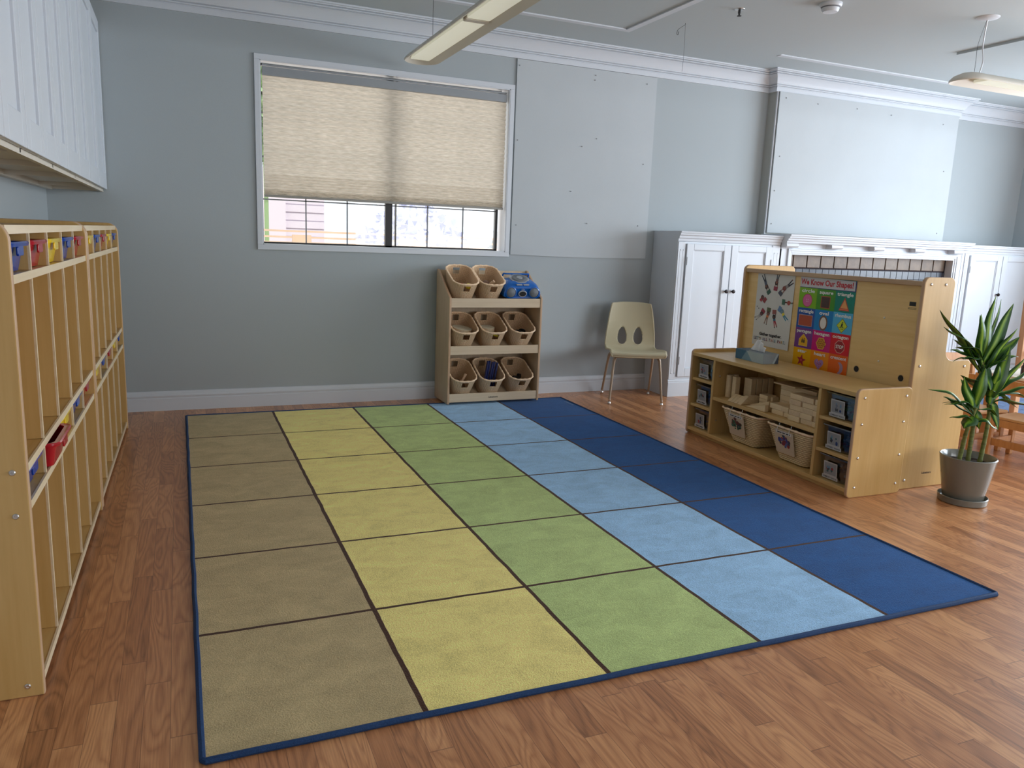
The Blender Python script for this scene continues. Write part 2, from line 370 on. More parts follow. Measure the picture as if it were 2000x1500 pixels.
# ---------------------------------------------------------------- naming helpers
def tag(o, label, cat, group=None, kind=None):
    o['label'] = label; o['category'] = cat
    if group: o['group'] = group
    if kind: o['kind'] = kind
    return o
def thing(name, label, cat, loc=(0, 0, 0), rotz=0, group=None, rot=None):
    o = bpy.data.objects.new(name, None); COL.objects.link(o); o.location = loc
    o.rotation_euler = rot if rot else (0, 0, rotz); o.empty_display_size = .05
    return tag(o, label, cat, group)
def struct(o): o['kind'] = 'structure'; return o
def dup(root, loc, rot, label=None, group=None, mats=None):
    r = root.copy(); COL.objects.link(r); r.location = loc; r.rotation_euler = rot
    if label: r['label'] = label
    if group: r['group'] = group
    def rec(src, dst):
        for ch in list(src.children):
            c = ch.copy(); COL.objects.link(c); c.parent = dst
            if mats:
                for i, sl in enumerate(c.material_slots):
                    nm_ = sl.material.name if sl.material else ''
                    if nm_ in mats:
                        sl.link = 'OBJECT'; sl.material = mats[nm_]
            rec(ch, c)
    rec(root, r); return r

# ================================================================= THE ROOM
XL, XR, YW, YB, ZC = -.735, 8.13, .25, -9.0, 2.71
WX0, WX1, WZ0, WZ1 = .53, 2.315, 1.128, 2.322      # window opening
bm = NB(); box(bm, XL - .1, XR + .1, YB - .1, YW + .2, -.05, 0); struct(link('floor', bm, M['floor']))
bm = NB()                                            # window wall, opening left free
for a in ((XL - .1, WX0, 0, ZC + .1), (WX1, XR + .1, 0, ZC + .1), (WX0, WX1, 0, WZ0), (WX0, WX1, WZ1, ZC + .1)):
    box(bm, a[0], a[1], YW, YW + .14, a[2], a[3])
struct(link('wall_back', bm, M['wall']))
bm = NB(); box(bm, XL - .1, XL, YB, YW, 0, ZC + .1); struct(link('wall_left', bm, M['wall']))
# right-hand wall with its window, and the wall behind the camera with its windows
bm = NB()
for a in ((YB, -6.2, 0, ZC + .1), (-1.0, YW, 0, ZC + .1), (-6.2, -1.0, 0, .8), (-6.2, -1.0, 2.3, ZC + .1)): box(bm, XR, XR + .1, a[0], a[1], a[2], a[3])
struct(link('wall_right', bm, M['wall']))
bm = NB()
for a in ((XL, 3.0, 0, ZC + .1), (7.0, XR, 0, ZC + .1), (3.0, 7.0, 0, .8), (3.0, 7.0, 2.3, ZC + .1)): box(bm, a[0], a[1], YB - .1, YB, a[2], a[3])
struct(link('wall_front', bm, M['wall']))
for nm, kind in (('window_2', 'r'), ('window_3', 'f')):
    bm = NB()
    if kind == 'r':
        for y in (-6.2, -4.5, -2.8, -1.04): box(bm, XR + .03, XR + .07, y, y + .04, .8, 2.3)
        for z in (.8, 2.26): box(bm, XR + .03, XR + .07, -6.2, -1.0, z, z + .04)
    else:
        for x in (3.0, 4.3, 5.6, 6.96): box(bm, x, x + .04, YB - .07, YB - .03, .8, 2.3)
        for z in (.8, 2.26): box(bm, 3.0, 7.0, YB - .07, YB - .03, z, z + .04)
    fr = struct(link(nm, bm, M['white']))
# ceiling: low frame with raised panels
bm = NB()
tr = [(1.0, 2.96, -8.0, -.30), (4.34, 7.7, -8.0, -.30)]
xs = [XL - .1, 1.0, 2.96, 4.34, 7.7, XR + .1]; ys = [YB - .1, -8.0, -.30, YW + .14]
for i in range(5):
    for j in range(3):
        hole = j == 1 and i in (1, 3)
        z = ZC + (.006 if hole else 0)
        box(bm, xs[i], xs[i + 1], ys[j], ys[j + 1], z, ZC + .12)
struct(link('ceiling', bm, M['ceiling']))
bm = NB()                                             # white strips lining the edges of the raised panels
for x0, x1, y0, y1 in tr:
    box(bm, x0, x1 + .045, y1 - .004, y1 + .045, ZC - .003, ZC + .0055); box(bm, x1 - .004, x1 + .045, y0, y1 - .004, ZC - .003, ZC + .0055)
struct(link('trim_1', bm, M['white']))
bm = NB(); box(bm, 5.36, 7.69, -7.9, -1.02, ZC - .012, ZC + .0055); struct(link('trim_2', bm, M['ceiling']))
# crown moulding
CR = [(0, 2.547), (.016, 2.547), (.016, 2.582), (.010, 2.585), (.010, 2.589), (.023, 2.592), (.023, 2.599), (.016, 2.602), (.031, 2.607), (.031, 2.613), (.036, 2.621), (.048, 2.642), (.070, 2.662), (.088, 2.671),
      (.083, 2.675), (.097, 2.679), (.097, 2.684), (.090, 2.688), (.107, 2.692), (.107, 2.697), (.118, 2.700), (.118, ZC), (0, ZC)]
BRX0, BRX1, BRY = 4.725, 6.945, .15
def crown(name, axis, base, sgn, a0, a1):
    bm = NB()
    pts = [(base + sgn * d, z) for d, z in CR]
    prism(bm, pts, axis, a0, a1); return struct(link(name, bm, M['white'], smooth=True, angle=25))
bm = NB(); rows_ = []                                 # one mitred run round the chimney breast
for d, z in CR:
    rows_.append([bm.verts.new((x, y, z)) for x, y in ((XL, YW - d), (BRX0 - d, YW - d), (BRX0 - d, BRY - d), (BRX1 + d, BRY - d), (BRX1 + d, YW - d), (XR, YW - d))])
for a, b in zip(rows_, rows_[1:] + rows_[:1]):
    for i in range(5): bm.faces.new((a[i], a[i + 1], b[i + 1], b[i]))
struct(link('trim_3', bm, M['white'], smooth=True, angle=25))
crown('trim_6', 'y', XR, -1, YB, YW - .12)
# baseboard
BB = [(0, 0), (.018, 0), (.018, .082), (.014, .086), (.014, .092), (.018, .097), (.018, .104), (.012, .112), (.010, .122), (.006, .130), (0, .132)]
def baseb(name, axis, base, sgn, a0, a1):
    bm = NB(); prism(bm, [(base + sgn * d, z) for d, z in BB], axis, a0, a1); return struct(link(name, bm, M['white'], smooth=True, angle=20))
baseb('baseboard_back', 'x', YW, -1, XL, 3.664)
baseb('baseboard_left', 'y', XL, 1, YB, YW - .02)
baseb('baseboard_right', 'y', XR, -1, YB, -.12)

# ---------------------------------------------------------------- window 1
bm = NB()
cw = .035
for a in ((WX0 - cw, WX1 + cw, WZ1, WZ1 + cw), (WX0 - cw, WX1 + cw, WZ0 - cw, WZ0), (WX0 - cw, WX0, WZ0, WZ1), (WX1, WX1 + cw, WZ0, WZ1)):
    box(bm, a[0], a[1], YW - .014, YW + .0, a[2], a[3])
win = struct(link('window_1', bm, M['white'], bevel=.002))
bm = NB()                                             # reveal
t = .006
for a in ((WX0, WX0 + t, WZ0, WZ1), (WX1 - t, WX1, WZ0, WZ1), (WX0, WX1, WZ0, WZ0 + t), (WX0, WX1, WZ1 - t, WZ1)): box(bm, a[0], a[1], YW - .012, YW + .14, a[2], a[3])
link('reveal', bm, M['white'], win)
bm = NB()
fy0, fy1 = YW + .085, YW + .115
for a in ((WX0 + t, WX0 + .016, WZ0 + t, WZ1 - t), (WX1 - .05, WX1 - .03, WZ0 + t, WZ1 - t), (WX0 + t, WX1 - .03, WZ0 + t, WZ0 + .018), (WX0 + t, WX1 - .03, WZ1 - .02, WZ1 - t),
          (1.40, 1.452, WZ0 + t, WZ1 - t)): box(bm, a[0], a[1], fy0, fy1, a[2], a[3])
box(bm, 1.475, 1.483, fy0, fy1, WZ0 + .01, WZ1 - .02)
link('sash_frame', bm, M['dark'], win, bevel=.001)
bm = NB()
for x in (.83, 1.12, 1.72, 2.0): box(bm, x, x + .008, fy0 + .01, fy0 + .018, WZ0 + .012, WZ1 - .02)
for z in (1.43, 1.715, 2.0): box(bm, WX0 + .01, WX1 - .04, fy0 + .01, fy0 + .018, z, z + .008)
link('glazing_bars', bm, M['groove'], win)
bm = NB(); box(bm, WX0 + .01, WX1 - .035, fy0 + .020, fy0 + .024, WZ0 + .01, WZ1 - .01); link('pane', bm, M['glass'], win)

# ---------------------------------------------------------------- pleated blind
bl = thing('window_blind', 'beige pleated cellular blind pulled most of the way down over the window', 'blind', (1.42, YW + .02, 1.45))
bm = NB(); x0, x1 = -.872, .876
ys_, zz = [], []
z = .78
pts = []
k = 0
while z > .012:
    p = .0175 if z > .16 else (.0095 if z > .055 else .0045)
    pts.append((-.007 if k % 2 else .006, z)); z -= p; k += 1
pts.append((0, .012))
A = [bm.verts.new((x0, y, z)) for y, z in pts]; B = [bm.verts.new((x1, y, z)) for y, z in pts]
for i in range(len(pts) - 1): bm.faces.new((A[i], B[i], B[i + 1], A[i + 1]))
link('shade_fabric', bm, M['blind'], bl)
bm = NB(); box(bm, x0, x1, -.016, .02, .78, .835); box(bm, x0, x1, -.012, .02, .84, .85); link('headrail', bm, mat('headrail_grey', rgb(150, 154, 158), .4), bl, bevel=.002)
bm = NB(); box(bm, x0, x1, -.012, .012, -.004, .012); link('bottom_rail', bm, mat('blind_rail', rgb(150, 146, 138), .4), bl, bevel=.002)

# ---------------------------------------------------------------- outside the window
M['ext_ground'] = mat('pale_paving', rgb(232, 214, 196), .9, noise=.08, nscale=2)
bm = NB(); box(bm, -14, 22, YW + .6, 30, -.25, -.15); struct(link('ground_outside', bm, M['ext_ground']))
def leafy(name, loc, r, h, label, seed, colr, drop=0):
    rd = random.Random(seed); bm = NB()
    for i in range(520):
        th = rd.uniform(0, 2 * PI); ph = math.acos(rd.uniform(-.7, 1)); rr = r * rd.uniform(.75, 1.05)
        c = Vector((rr * math.sin(ph) * math.cos(th), rr * math.sin(ph) * math.sin(th), h * .5 + h * .5 * math.cos(ph)))
        u = Vector((rd.gauss(0, 1), rd.gauss(0, 1), rd.gauss(0, 1))).normalized() * .13; v = u.cross(Vector((rd.gauss(0, 1), rd.gauss(0, 1), rd.gauss(0, 1)))).normalized() * .07
        bm.faces.new([bm.verts.new(c + q) for q in (-u, v, u, -v)])
    tube(bm, [(0, 0, -drop), (0, 0, h * .6)], .03)
    o = link(name, bm, mat(name + '_leaf' + str(seed), colr, .8), loc=loc); return tag(o, label, 'shrub', 'shrubs outside the window')
leafy('garden_shrub', (3.55, 7.2, -.15), .95, 1.85, 'pale bluish round shrub outside the window, behind the black centre bar', 3, rgb(196, 200, 230))
leafy('garden_shrub', (1.13, 6.0, 1.9), .30, 1.6, 'tall green shrub outside, glimpsed down the left edge of the window', 5, rgb(150, 180, 130), 2.05)
leafy('garden_shrub', (6.0, 9.0, -.15), .45, 1.55, 'small thin shrub outside the right end of the window', 8, rgb(190, 198, 200))
bm = NB()
for i in range(16): box(bm, 1.62, 2.25, 8.0 - .012 * (i % 2), 8.1, .10 + i * .13, .10 + i * .13 + .112)
box(bm, 1.15, 1.62, 7.9, 8.2, -.15, 2.2); box(bm, 1.62, 2.25, 8.02, 8.1, -.15, 2.2)
tag(link('garden_shed', bm, mat('siding', rgb(228, 220, 230), .8)), 'pale mauve shed with horizontal siding outside, behind the window\'s lower left panes', 'shed')
fn = thing('rail_fence', 'low tan fence of thin horizontal rails outside along the foot of the window', 'fence', (2.2, 4.3, -.15))
mf = mat('fence_tan', rgb(228, 198, 170), .9, noise=.1, nscale=3)
for z in (.95, 1.10, 1.225, 1.29, 1.36):
    bm = NB(); box(bm, -2.4, 3.6, -.01, .01, z, z + .022); link('rail', bm, mf, fn)
for x in (-2.4, -.95, .35, 2.0, 3.5):
    bm = NB(); box(bm, x, x + .22, -.02, .02, 0, 1.33); link('post', bm, mf, fn)

# ---------------------------------------------------------------- chimney breast, boards
bm = NB(); box(bm, BRX0, BRX1, BRY, YW, 0, ZC); struct(link('wall_breast', bm, mat('breast_paint', rgb(178, 178, 172), .7)))
bm = NB(); box(bm, BRX0 + .001, BRX0 + .012, BRY - .012, BRY, 1.36, 2.55); struct(link('trim_7', bm, M['white']))
def pinboard(name, label, x0, x1, z0, z1, y, th, pins, sag=0):
    t = thing(name, label, 'board', ((x0 + x1) / 2, y, z0))
    cx = (x0 + x1) / 2; bm = NB(); n = 12
    rows = []
    for j in range(n + 1):
        v = j / n; row = []
        for i in range(n + 1):
            u = i / n
            bow = .004 * math.sin(u * 7 + v * 3) * (1 - v) if sag else 0
            zz = z0 * (1 - v) + z1 * v - (.008 * math.sin(u * PI) * (1 - v) if sag else 0)
            row.append((x0 + (x1 - x0) * u - cx, -th - bow, zz - z0))
        rows.append(row)
    F = [[bm.verts.new(p) for p in r] for r in rows]; Bk = [[bm.verts.new((p[0], -.0005, p[2])) for p in r] for r in rows]
    for j in range(n):
        for i in range(n):
            bm.faces.new((F[j][i], F[j][i + 1], F[j + 1][i + 1], F[j + 1][i]))
    for i in range(n):
        bm.faces.new((F[0][i], F[0][i + 1], Bk[0][i + 1], Bk[0][i])); bm.faces.new((F[n][i], F[n][i + 1], Bk[n][i + 1], Bk[n][i]))
        bm.faces.new((F[i][0], F[i + 1][0], Bk[i + 1][0], Bk[i][0])); bm.faces.new((F[i][n], F[i + 1][n], Bk[i + 1][n], Bk[i][n]))
    link('panel', bm, M['board'], t, smooth=True)
    for px, pz in pins:
        bm = NB(); lathe(bm, [(0.0001, -th - .008), (.0035, -th - .007), (.0045, -th - .003), (.002, -th)], (px - cx, 0, pz - z0), 10, axis='y'); link('pin', bm, mat_pin, t, smooth=True)
mat_pin = mat('pin_grey', rgb(158, 160, 164), .4)
pinboard('pin_board', 'large pale grey pin board on the wall right of the window', 2.362, 3.585, 1.112, 2.545, YW, .012,
         [(2.38, 2.499), (3.024, 2.5), (3.02, 2.464), (3.493, 2.486), (2.385, 1.966), (2.936, 1.962), (3.062, 2.031), (3.505, 1.868), (2.4, 1.337), (3.016, 1.375), (3.493, 1.376), (2.859, 1.616)], 1)
pinboard('pin_board', 'large white pin board on the chimney breast above the mantel', 4.742, 6.925, 1.372, 2.547, BRY, .025,
         [(4.81, 2.50), (5.165, 2.485), (5.62, 2.49), (6.04, 2.475), (6.72, 2.455), (4.80, 2.02), (4.78, 1.73), (4.78, 1.45), (6.81, 2.03), (6.83, 1.445)])

# ---------------------------------------------------------------- white built-in cupboards and mantel
def mold_x(bm, x0, x1, yf, prof):
    prism(bm, [(yf - d, z) for d, z in prof] + [(yf, prof[-1][1]), (yf, prof[0][1])], 'x', x0, x1)
TOPM = [(.0, 1.262), (.008, 1.268), (.010, 1.285), (.020, 1.292), (.022, 1.308), (.034, 1.316), (.036, 1.328), (.042, 1.332), (.044, 1.344)]
def knob(parent, x, y, z):
    bm = NB(); lathe(bm, [(.006, 0), (.006, -.012), (.015, -.018), (.0165, -.024), (.013, -.031), (.0001, -.033)], (x, y, z), 18, axis='y'); return link('knob', bm, M['bronze'], parent, smooth=True)
def cupboard(label, x0, x1, doors, px_left, px_right):
    yf = -.10
    t = thing('built_in_cupboard', label, 'cupboard', (0, 0, 0))
    bm = NB()
    xa_, xb_ = (x0, BRX0 - .002) if x0 < 5 else (x0, x1)                               # carcass stops at the chimney breast
    box(bm, xa_, xb_, yf, YW - .002, 0, 1.30)
    if x1 > xb_: box(bm, xb_, x1, yf, BRY - .002, 0, 1.30)
    link('carcass', bm, M['cabwhite'], t)
    bm = NB(); mold_x(bm, x0 + .0, x1, yf, TOPM); box(bm, xa_, xb_, yf, YW - .002, 1.30, 1.344)
    if x1 > xb_: box(bm, xb_, x1, yf, BRY - .028, 1.30, 1.344)
    link('top_moulding', bm, M['cabwhite'], t, smooth=True, angle=25)
    bm = NB(); mold_x(bm, x0 - .0, x1, yf, [(.016, 0), (.016, .115), (.010, .122), (.012, .128), (.006, .140), (0, .142)]); link('plinth', bm, M['cabwhite'], t, smooth=True, angle=25)
    for a, b in px_left + px_right:                                                    # pilasters with a sunk panel
        bm = NB(); w = .014
        box(bm, a, b, yf - .008, yf, .142, 1.262); link('pilaster', bm, M['cabwhite'], t, bevel=.003)
        bm = NB()
        if b - a > .05:
            for q in ((a + .018, a + .024, .19, 1.20), (b - .024, b - .018, .19, 1.20), (a + .018, b - .018, 1.194, 1.20), (a + .018, b - .018, .19, .196)): box(bm, q[0], q[1], yf - .0095, yf - .0075, q[2], q[3])
            link('panel_bead', bm, M['white'], t)
    for i, (a, b, kx, hx) in enumerate(doors):
        bm = NB(); s = .068; z0, z1 = .165, 1.248; y0, y1 = yf - .020, yf
        box(bm, a, a + s, y0, y1, z0, z1); box(bm, b - s, b, y0, y1, z0, z1); box(bm, a + s, b - s, y0, y1, z1 - s * .72, z1); box(bm, a + s, b - s, y0, y1, z0, z0 + s)
        box(bm, a + s - .004, b - s + .004, yf - .006, y1, z0 + s - .004, z1 - s * .72 + .004)
        d = link('door', bm, M['cabwhite'], t, bevel=.003, seg=2)
        bm = NB()
        for q in ((a + s, a + s + .007, z0 + s, z1 - s * .72), (b - s - .007, b - s, z0 + s, z1 - s * .72), (a + s, b - s, z1 - s * .72 - .007, z1 - s * .72), (a + s, b - s, z0 + s, z0 + s + .007)):
            box(bm, q[0], q[1], yf - .013, yf - .006, q[2], q[3])
        link('door_bead', bm, M['cabwhite'], d, bevel=.003)
        if kx: knob(d, kx, yf - .020, .872)
        for hz in (1.11, .30):
            bm = NB(); tube(bm, [(hx, yf - .022, hz - .032), (hx, yf - .022, hz + .032)], .005, 8); link('hinge', bm, M['white'], d, smooth=True)
cupboard('white built-in cupboard with two panelled doors between window wall corner and mantel', 3.664, 4.70,
         [(3.745, 4.181, 4.150, 3.752), (4.189, 4.612, 4.222, 4.604)], [(3.668, 3.738)], [(4.620, 4.698)])
cupboard('white built-in cupboard right of the mantel, behind the potted plant', 6.94, XR - .002,
         [(7.045, 7.500, None, 7.052), (7.508, 8.05, 7.478, 8.045)], [(6.975, 7.03)], [(8.07, 8.11)])
# mantel
mt = thing('fireplace_mantel', 'white mantelpiece with small square brackets around the tiled fireplace', 'mantel', (0, 0, 0))
bm = NB(); mold_x(bm, 4.702, 6.938, -.17, TOPM_ := [(.0, 1.285), (.010, 1.290), (.012, 1.304), (.024, 1.310), (.026, 1.324), (.040, 1.330), (.042, 1.342), (.050, 1.346), (.052, 1.360)])
box(bm, 4.702, 6.938, -.17, BRY - .002, 1.285, 1.360); link('mantel_shelf', bm, M['cabwhite'], mt, smooth=True, angle=25)
for cx in (4.775, 5.275, 5.775, 6.285, 6.80):
    bm = NB(); prism(bm, [(-.17, 1.285), (-.175, 1.262), (-.165, 1.252), (-.10, 1.248), (-.10, 1.285)], 'x', cx - .065, cx + .065); link('bracket', bm, M['cabwhite'], mt, bevel=.002)
bm = NB()
OX0, OX1, OZ = 4.835, 6.835, 1.192
box(bm, 4.705, 6.936, -.10, -.02, OZ + .05, 1.285); box(bm, 4.705, OX0 - .045, -.10, -.02, 0, OZ + .05); box(bm, OX1 + .045, 6.936, -.10, -.02, 0, OZ + .05)
link('surround', bm, M['cabwhite'], mt, bevel=.002)
bm = NB()
for q, yy in ((0, -.115), (.018, -.108), (.034, -.10)):
    a, b, zt = OX0 - .045 + q, OX1 + .045 - q, OZ + .05 - q
    w = .018
    box(bm, a, a + w, yy, -.02, 0, zt); box(bm, b - w, b, yy, -.02, 0, zt); box(bm, a + w, b - w, yy, -.02, zt - w, zt)
link('opening_moulding', bm, M['cabwhite'], mt, bevel=.002)
# tiles
M['tile'] = mat('clay_tile', rgb(112, 92, 74), .45, noise=.22, nscale=14, bump=.3, bscale=50)
M['slate'] = mat('dark_slate_tile', rgb(62, 66, 76), .3, noise=.3, nscale=9)
M['grout'] = mat('dark_grout', rgb(44, 36, 42), .9)
bm = NB(); box(bm, OX0 - .02, OX1 + .02, -.018, BRY - .002, 0, OZ + .03); fp = tag(link('fireplace', bm, M['grout']), 'tiled fireplace face, brown tiles with dark joints under the mantel', 'fireplace')
tl = .157
for i in range(13):
    a = OX0 + .015 + (i - .45) * tl; b = a + tl - .010
    a = max(a, OX0 - .01); b = min(b, OX1 + .01)
    if b <= a: continue
    bm = NB(); box(bm, a, b, -.026, -.018, 1.083, OZ + .01); link('tile', bm, M['tile'], fp, bevel=.003)
bm = NB()
for r in range(7):
    for i in range(27):
        a = OX0 - .01 + i * .076; box(bm, a, min(a + .070, OX1 + .01), -.024, -.018, 1.075 - (r + 1) * .076, 1.075 - r * .076 - .006)
link('small_tiles', bm, M['slate'], fp)

# ================================================================= RUG
rug = thing('area_rug', 'big rug of olive, yellow, green, light blue and navy squares on the wooden floor', 'rug', (0, 0, 0))
RL = 6 * CH
bm = NB()
for x0, x1, y0, y1 in ((RUGX0 + .002, RUGX1 - .002, -RL + .002, -.002),):
    box(bm, x0, x1, y0, y1, .001, .011)
link('pile', bm, M['rug'], rug)
bm = NB(); r_ = .0085
pp = [(RUGX0, 0), (RUGX1, 0), (RUGX1, -RL), (RUGX0, -RL)]
P = []
for i in range(4):
    a = Vector((*pp[i], 0)); b = Vector((*pp[(i + 1) % 4], 0)); d = (b - a).normalized()
    n = 24
    for k in range(n + 1):
        q = a + d * .006 + (b - a - d * .012) * k / n
        P.append((q.x + .0012 * math.sin(q.y * 19), q.y + .0012 * math.sin(q.x * 17), r_ * .92))
tube(bm, P, r_, 8, closed=True); link('binding', bm, M['binding'], rug, smooth=True)
bm = NB(); TT = lambda u, v, d: (u, v, .0114 + d)
def Trot(u, v, d):
    # the maker's name runs along the far right-hand edge
    return (2.70 + v, -.05 - u, .0116 + d)
text_into(bm, 'Lakeshore', .034, Trot, .16, 0, 0, 0, .0004); link('woven_name', bm, mat('pale_yarn', rgb(120, 150, 190), .9), rug)

# ================================================================= COAT LOCKERS
LKA = -math.atan(.0150)                                  # the row stands very slightly off square
def locker(label, ybase, xf):
    """5-section double-tier coat locker; local y 0..1.49 away from the viewer, front at local x=0, back at x<0"""
    t = thing('coat_locker', label, 'locker', (xf, ybase, 0), LKA)
    D, H, Wd, th = -.345, 1.232, 1.475, .020
    for y in (0, Wd - th):
        bm = NB(); prism(bm, [(a, b) for a, b in rounded(D, .0, 0, H, .055, 8, (0, 0, 1, 1))], 'y', y, y + th, 1, 0)
        p = link('side_panel', bm, [M['maple'], M['edge']], t, bevel=.005, seg=3)
    bm = NB(); box(bm, D, D + .008, th, Wd - th, .02, H - .008, 0); link('back_panel', bm, M['maple'], t)
    s = (Wd - 2 * th) / 5
    for nm, z0, z1, xf_ in (('top_shelf', 1.194, 1.216, -.012), ('shelf', 1.074, 1.096, -.006), ('shelf', .601, .622, -.006), ('shelf', .500, .521, -.006), ('bottom_shelf', .022, .044, -.006)):
        bm = NB(); box(bm, D + .008, xf_ - .006, th, Wd - th, z0, z1 - .001, 0); box(bm, xf_ - .006, xf_, th, Wd - th, z0, z1, 1)
        link(nm, bm, [M['mapley'], M['railw']], t)
    for z0, z1 in ((.044, .500), (.622, 1.074), (.521, .601), (1.096, 1.194)):
        for i in range(1, 5):
            y = th + s * i - .006; bm = NB(); box(bm, D + .008, -.016, y, y + .012, z0, z1, 0); box(bm, -.016, -.010, y, y + .012, z0, z1, 1)
            link('divider', bm, [M['maple'], M['railw']], t)
    for (bx, bz) in ((-.038, .032), (-.033, .498), (-.033, .612)):
        bm = NB(); lathe(bm, [(.0075, -.0002), (.0075, -.002), (.0055, -.0038), (.003, -.0038), (.002, -.002), (.0001, -.002)], (bx, 0, bz), 16, axis='y'); link('bolt', bm, M['metal'], t, smooth=True)
    return t, s, th
bin_proto = None
def make_bin():
    t = thing('storage_bin', '', 'bin', (0, 0, 0))
    bm = NB(); n = 4
    def ring(w, x0, x1, z, r): return [(p[0], p[1], z) for p in rounded(x0, x1, -w / 2, w / 2, r, n)]
    def skin(levels):
        R = [[bm.verts.new(p) for p in L_] for L_ in levels]
        for a, b in zip(R, R[1:]):
            for i in range(len(a)): bm.faces.new((a[i], a[(i + 1) % len(a)], b[(i + 1) % len(a)], b[i]))
        return R
    H = .0775
    Rr = skin([ring(.195, -.27, -.018, .001, .02), ring(.232, -.285, -.006, H - .012, .022), ring(.256, -.300, .006, H - .012, .028), ring(.260, -.302, .008, H - .004, .029), ring(.256, -.300, .005, H, .028),
               ring(.228, -.284, -.010, H - .002, .022), ring(.188, -.265, -.022, .006, .018)])
    bm.faces.new(Rr[0][::-1]); bm.faces.new(Rr[-1])
    link('tub', bm, M['bin_blue'], t, smooth=True, angle=50)
    bm = NB(); prism(bm, rounded(-.034, .034, H - .036, H - .010, .006, 3), 'x', .0, .006); link('handle', bm, M['bin_blue'], t, bevel=.002)
    return t
bin_proto = make_bin()
def put_bin(col, root, s, th, i, z, out, label):
    global first_bin
    y = th + s * (i + .5)
    base = Vector(root.location); c, sn = math.cos(LKA), math.sin(LKA)
    lx, ly = -.012 + out, y
    p = (base.x + c * lx - sn * ly, base.y + sn * lx + c * ly, z)
    b = dup(bin_proto, p, (0, 0, LKA), label, 'bins in the coat lockers', {'bin_blue': M['bin_' + col]})
L1, s1, t1 = locker('maple coat locker of ten cubbies, the near one along the left wall', -3.190, -.368)
L2, s2, t2 = locker('maple coat locker of ten cubbies, the far one in the left corner', -1.690, -.3455)
ORD = ['first', 'second', 'third', 'fourth', 'fifth']
for root, nm, top, mid in ((L1, 'near', ('blue', 'red', 'yellow', 'blue', 'red'), ('blue', 'red', 'yellow', 'blue', 'red')), (L2, 'far', ('yellow', 'blue', 'red', 'yellow', 'blue'), ('yellow', 'blue', 'red', 'yellow', 'blue'))):
    for z, row, rn in ((1.097, top, 'top'), (.522, mid, 'middle')):
        for i, c in enumerate(row):
            out = .030 if (nm == 'near' and rn == 'middle' and i == 1) else (.0 if rn == 'top' else -.004)
            lab = f'{c} bin in the {rn} row of the {nm} coat locker, {ORD[i]} from the front'
            if out > .02: lab = 'red plastic bin pulled forward out of the middle row of the near coat locker'
            put_bin(c, root, s1, t1, i, z, out, lab)
def rm(o):
    for ch in list(o.children): rm(ch)
    bpy.data.objects.remove(o)
rm(bin_proto)

# ---------------------------------------------------------------- white wall cupboards over the lockers
FX = -.400
wc = thing('wall_cupboard', 'row of tall white panelled wall cupboards above the coat lockers', 'cupboard', (0, 0, 0))
bm = NB(); ye = YW - .004
yb = [.246, -.28, -.81, -1.24, -1.65, -1.95, -2.28, -2.61, -2.95, -3.30, -3.65, -4.0]
box(bm, XL + .002, FX - .022, -4.0, ye, 1.445, 2.43)
for y in [-4.0, -3.3, -2.61, -1.95, -1.24, -.28, ye - .018]: box(bm, XL + .002, FX - .022, y, y + .018, 1.425, 1.446)
box(bm, FX - .040, FX - .022, -4.0, ye, 1.420, 1.446); box(bm, XL + .002, XL + .035, -4.0, ye, 1.420, 1.446)
link('carcass', bm, mat('cupboard_cream', rgb(216, 208, 194), .5), wc)
for a, b in zip(yb, yb[1:]):
    y0, y1 = b + .006, a - .006; s = .062; z0, z1 = 1.436, 2.425
    bm = NB(); x0, x1 = FX - .020, FX
    box(bm, x0, x1, y0, y0 + s, z0, z1); box(bm, x0, x1, y1 - s, y1, z0, z1); box(bm, x0, x1, y0 + s, y1 - s, z0, z0 + s * 1.5); box(bm, x0, x1, y0 + s, y1 - s, z1 - s * 1.2, z1)
    box(bm, x0, x1 - .010, y0 + s - .003, y1 - s + .003, z0 + .06, z1 - .06)
    link('door', bm, M['cabwhite'], wc, bevel=.0025)

# ================================================================= BASKET SHELF (instruments)
SHX0, SHX1, SY = 1.767, 2.505, -.085
ZS = .0185
sh = thing('basket_shelf', 'birch three-tier display shelf of wicker baskets under the window board', 'shelf', (0, 0, 0))
yb_ = .225
prof = [(SY, ZS), (SY, .800), (yb_ - .02, .990), (yb_, .990), (yb_, ZS)]
for x in (SHX0, SHX1 - .018):
    bm = NB(); prism(bm, prof, 'x', x, x + .018, 1, 0); link('side_panel', bm, [M['birch'], M['edge']], sh, bevel=.004)
bm = NB(); box(bm, SHX0 + .018, SHX1 - .018, yb_ - .012, yb_, .03, .985); link('back_panel', bm, M['birch'], sh)
TILT = math.radians(25)
ROWS = [(.729, .796), (.384, .448), (.030, .094)]
for z0, z1 in ROWS:
    bm = NB(); box(bm, SHX0 + .018, SHX1 - .018, SY + .004, SY + .018, z0, z1); r_o = link('front_rail', bm, M['birchx'], sh, bevel=.002)
    bm = NB(); yy0, yy1 = SY + .018, yb_ - .012; zb = z0 + .012
    prism(bm, [(yy0, zb - .010), (yy0, zb), (yy1, zb + (yy1 - yy0) * math.tan(TILT)), (yy1, zb - .010 + (yy1 - yy0) * math.tan(TILT))], 'x', SHX0 + .018, SHX1 - .018); link('sloped_shelf', bm, M['birchx'], sh)
bm = NB(); Tn = lambda u, v, d: (u, SY + .0035 - d, v)
text_into(bm, 'Lakeshore', .018, Tn, 2.13, .055, 0, 0, .0003); link('printed_name', bm, M['black'], sh)

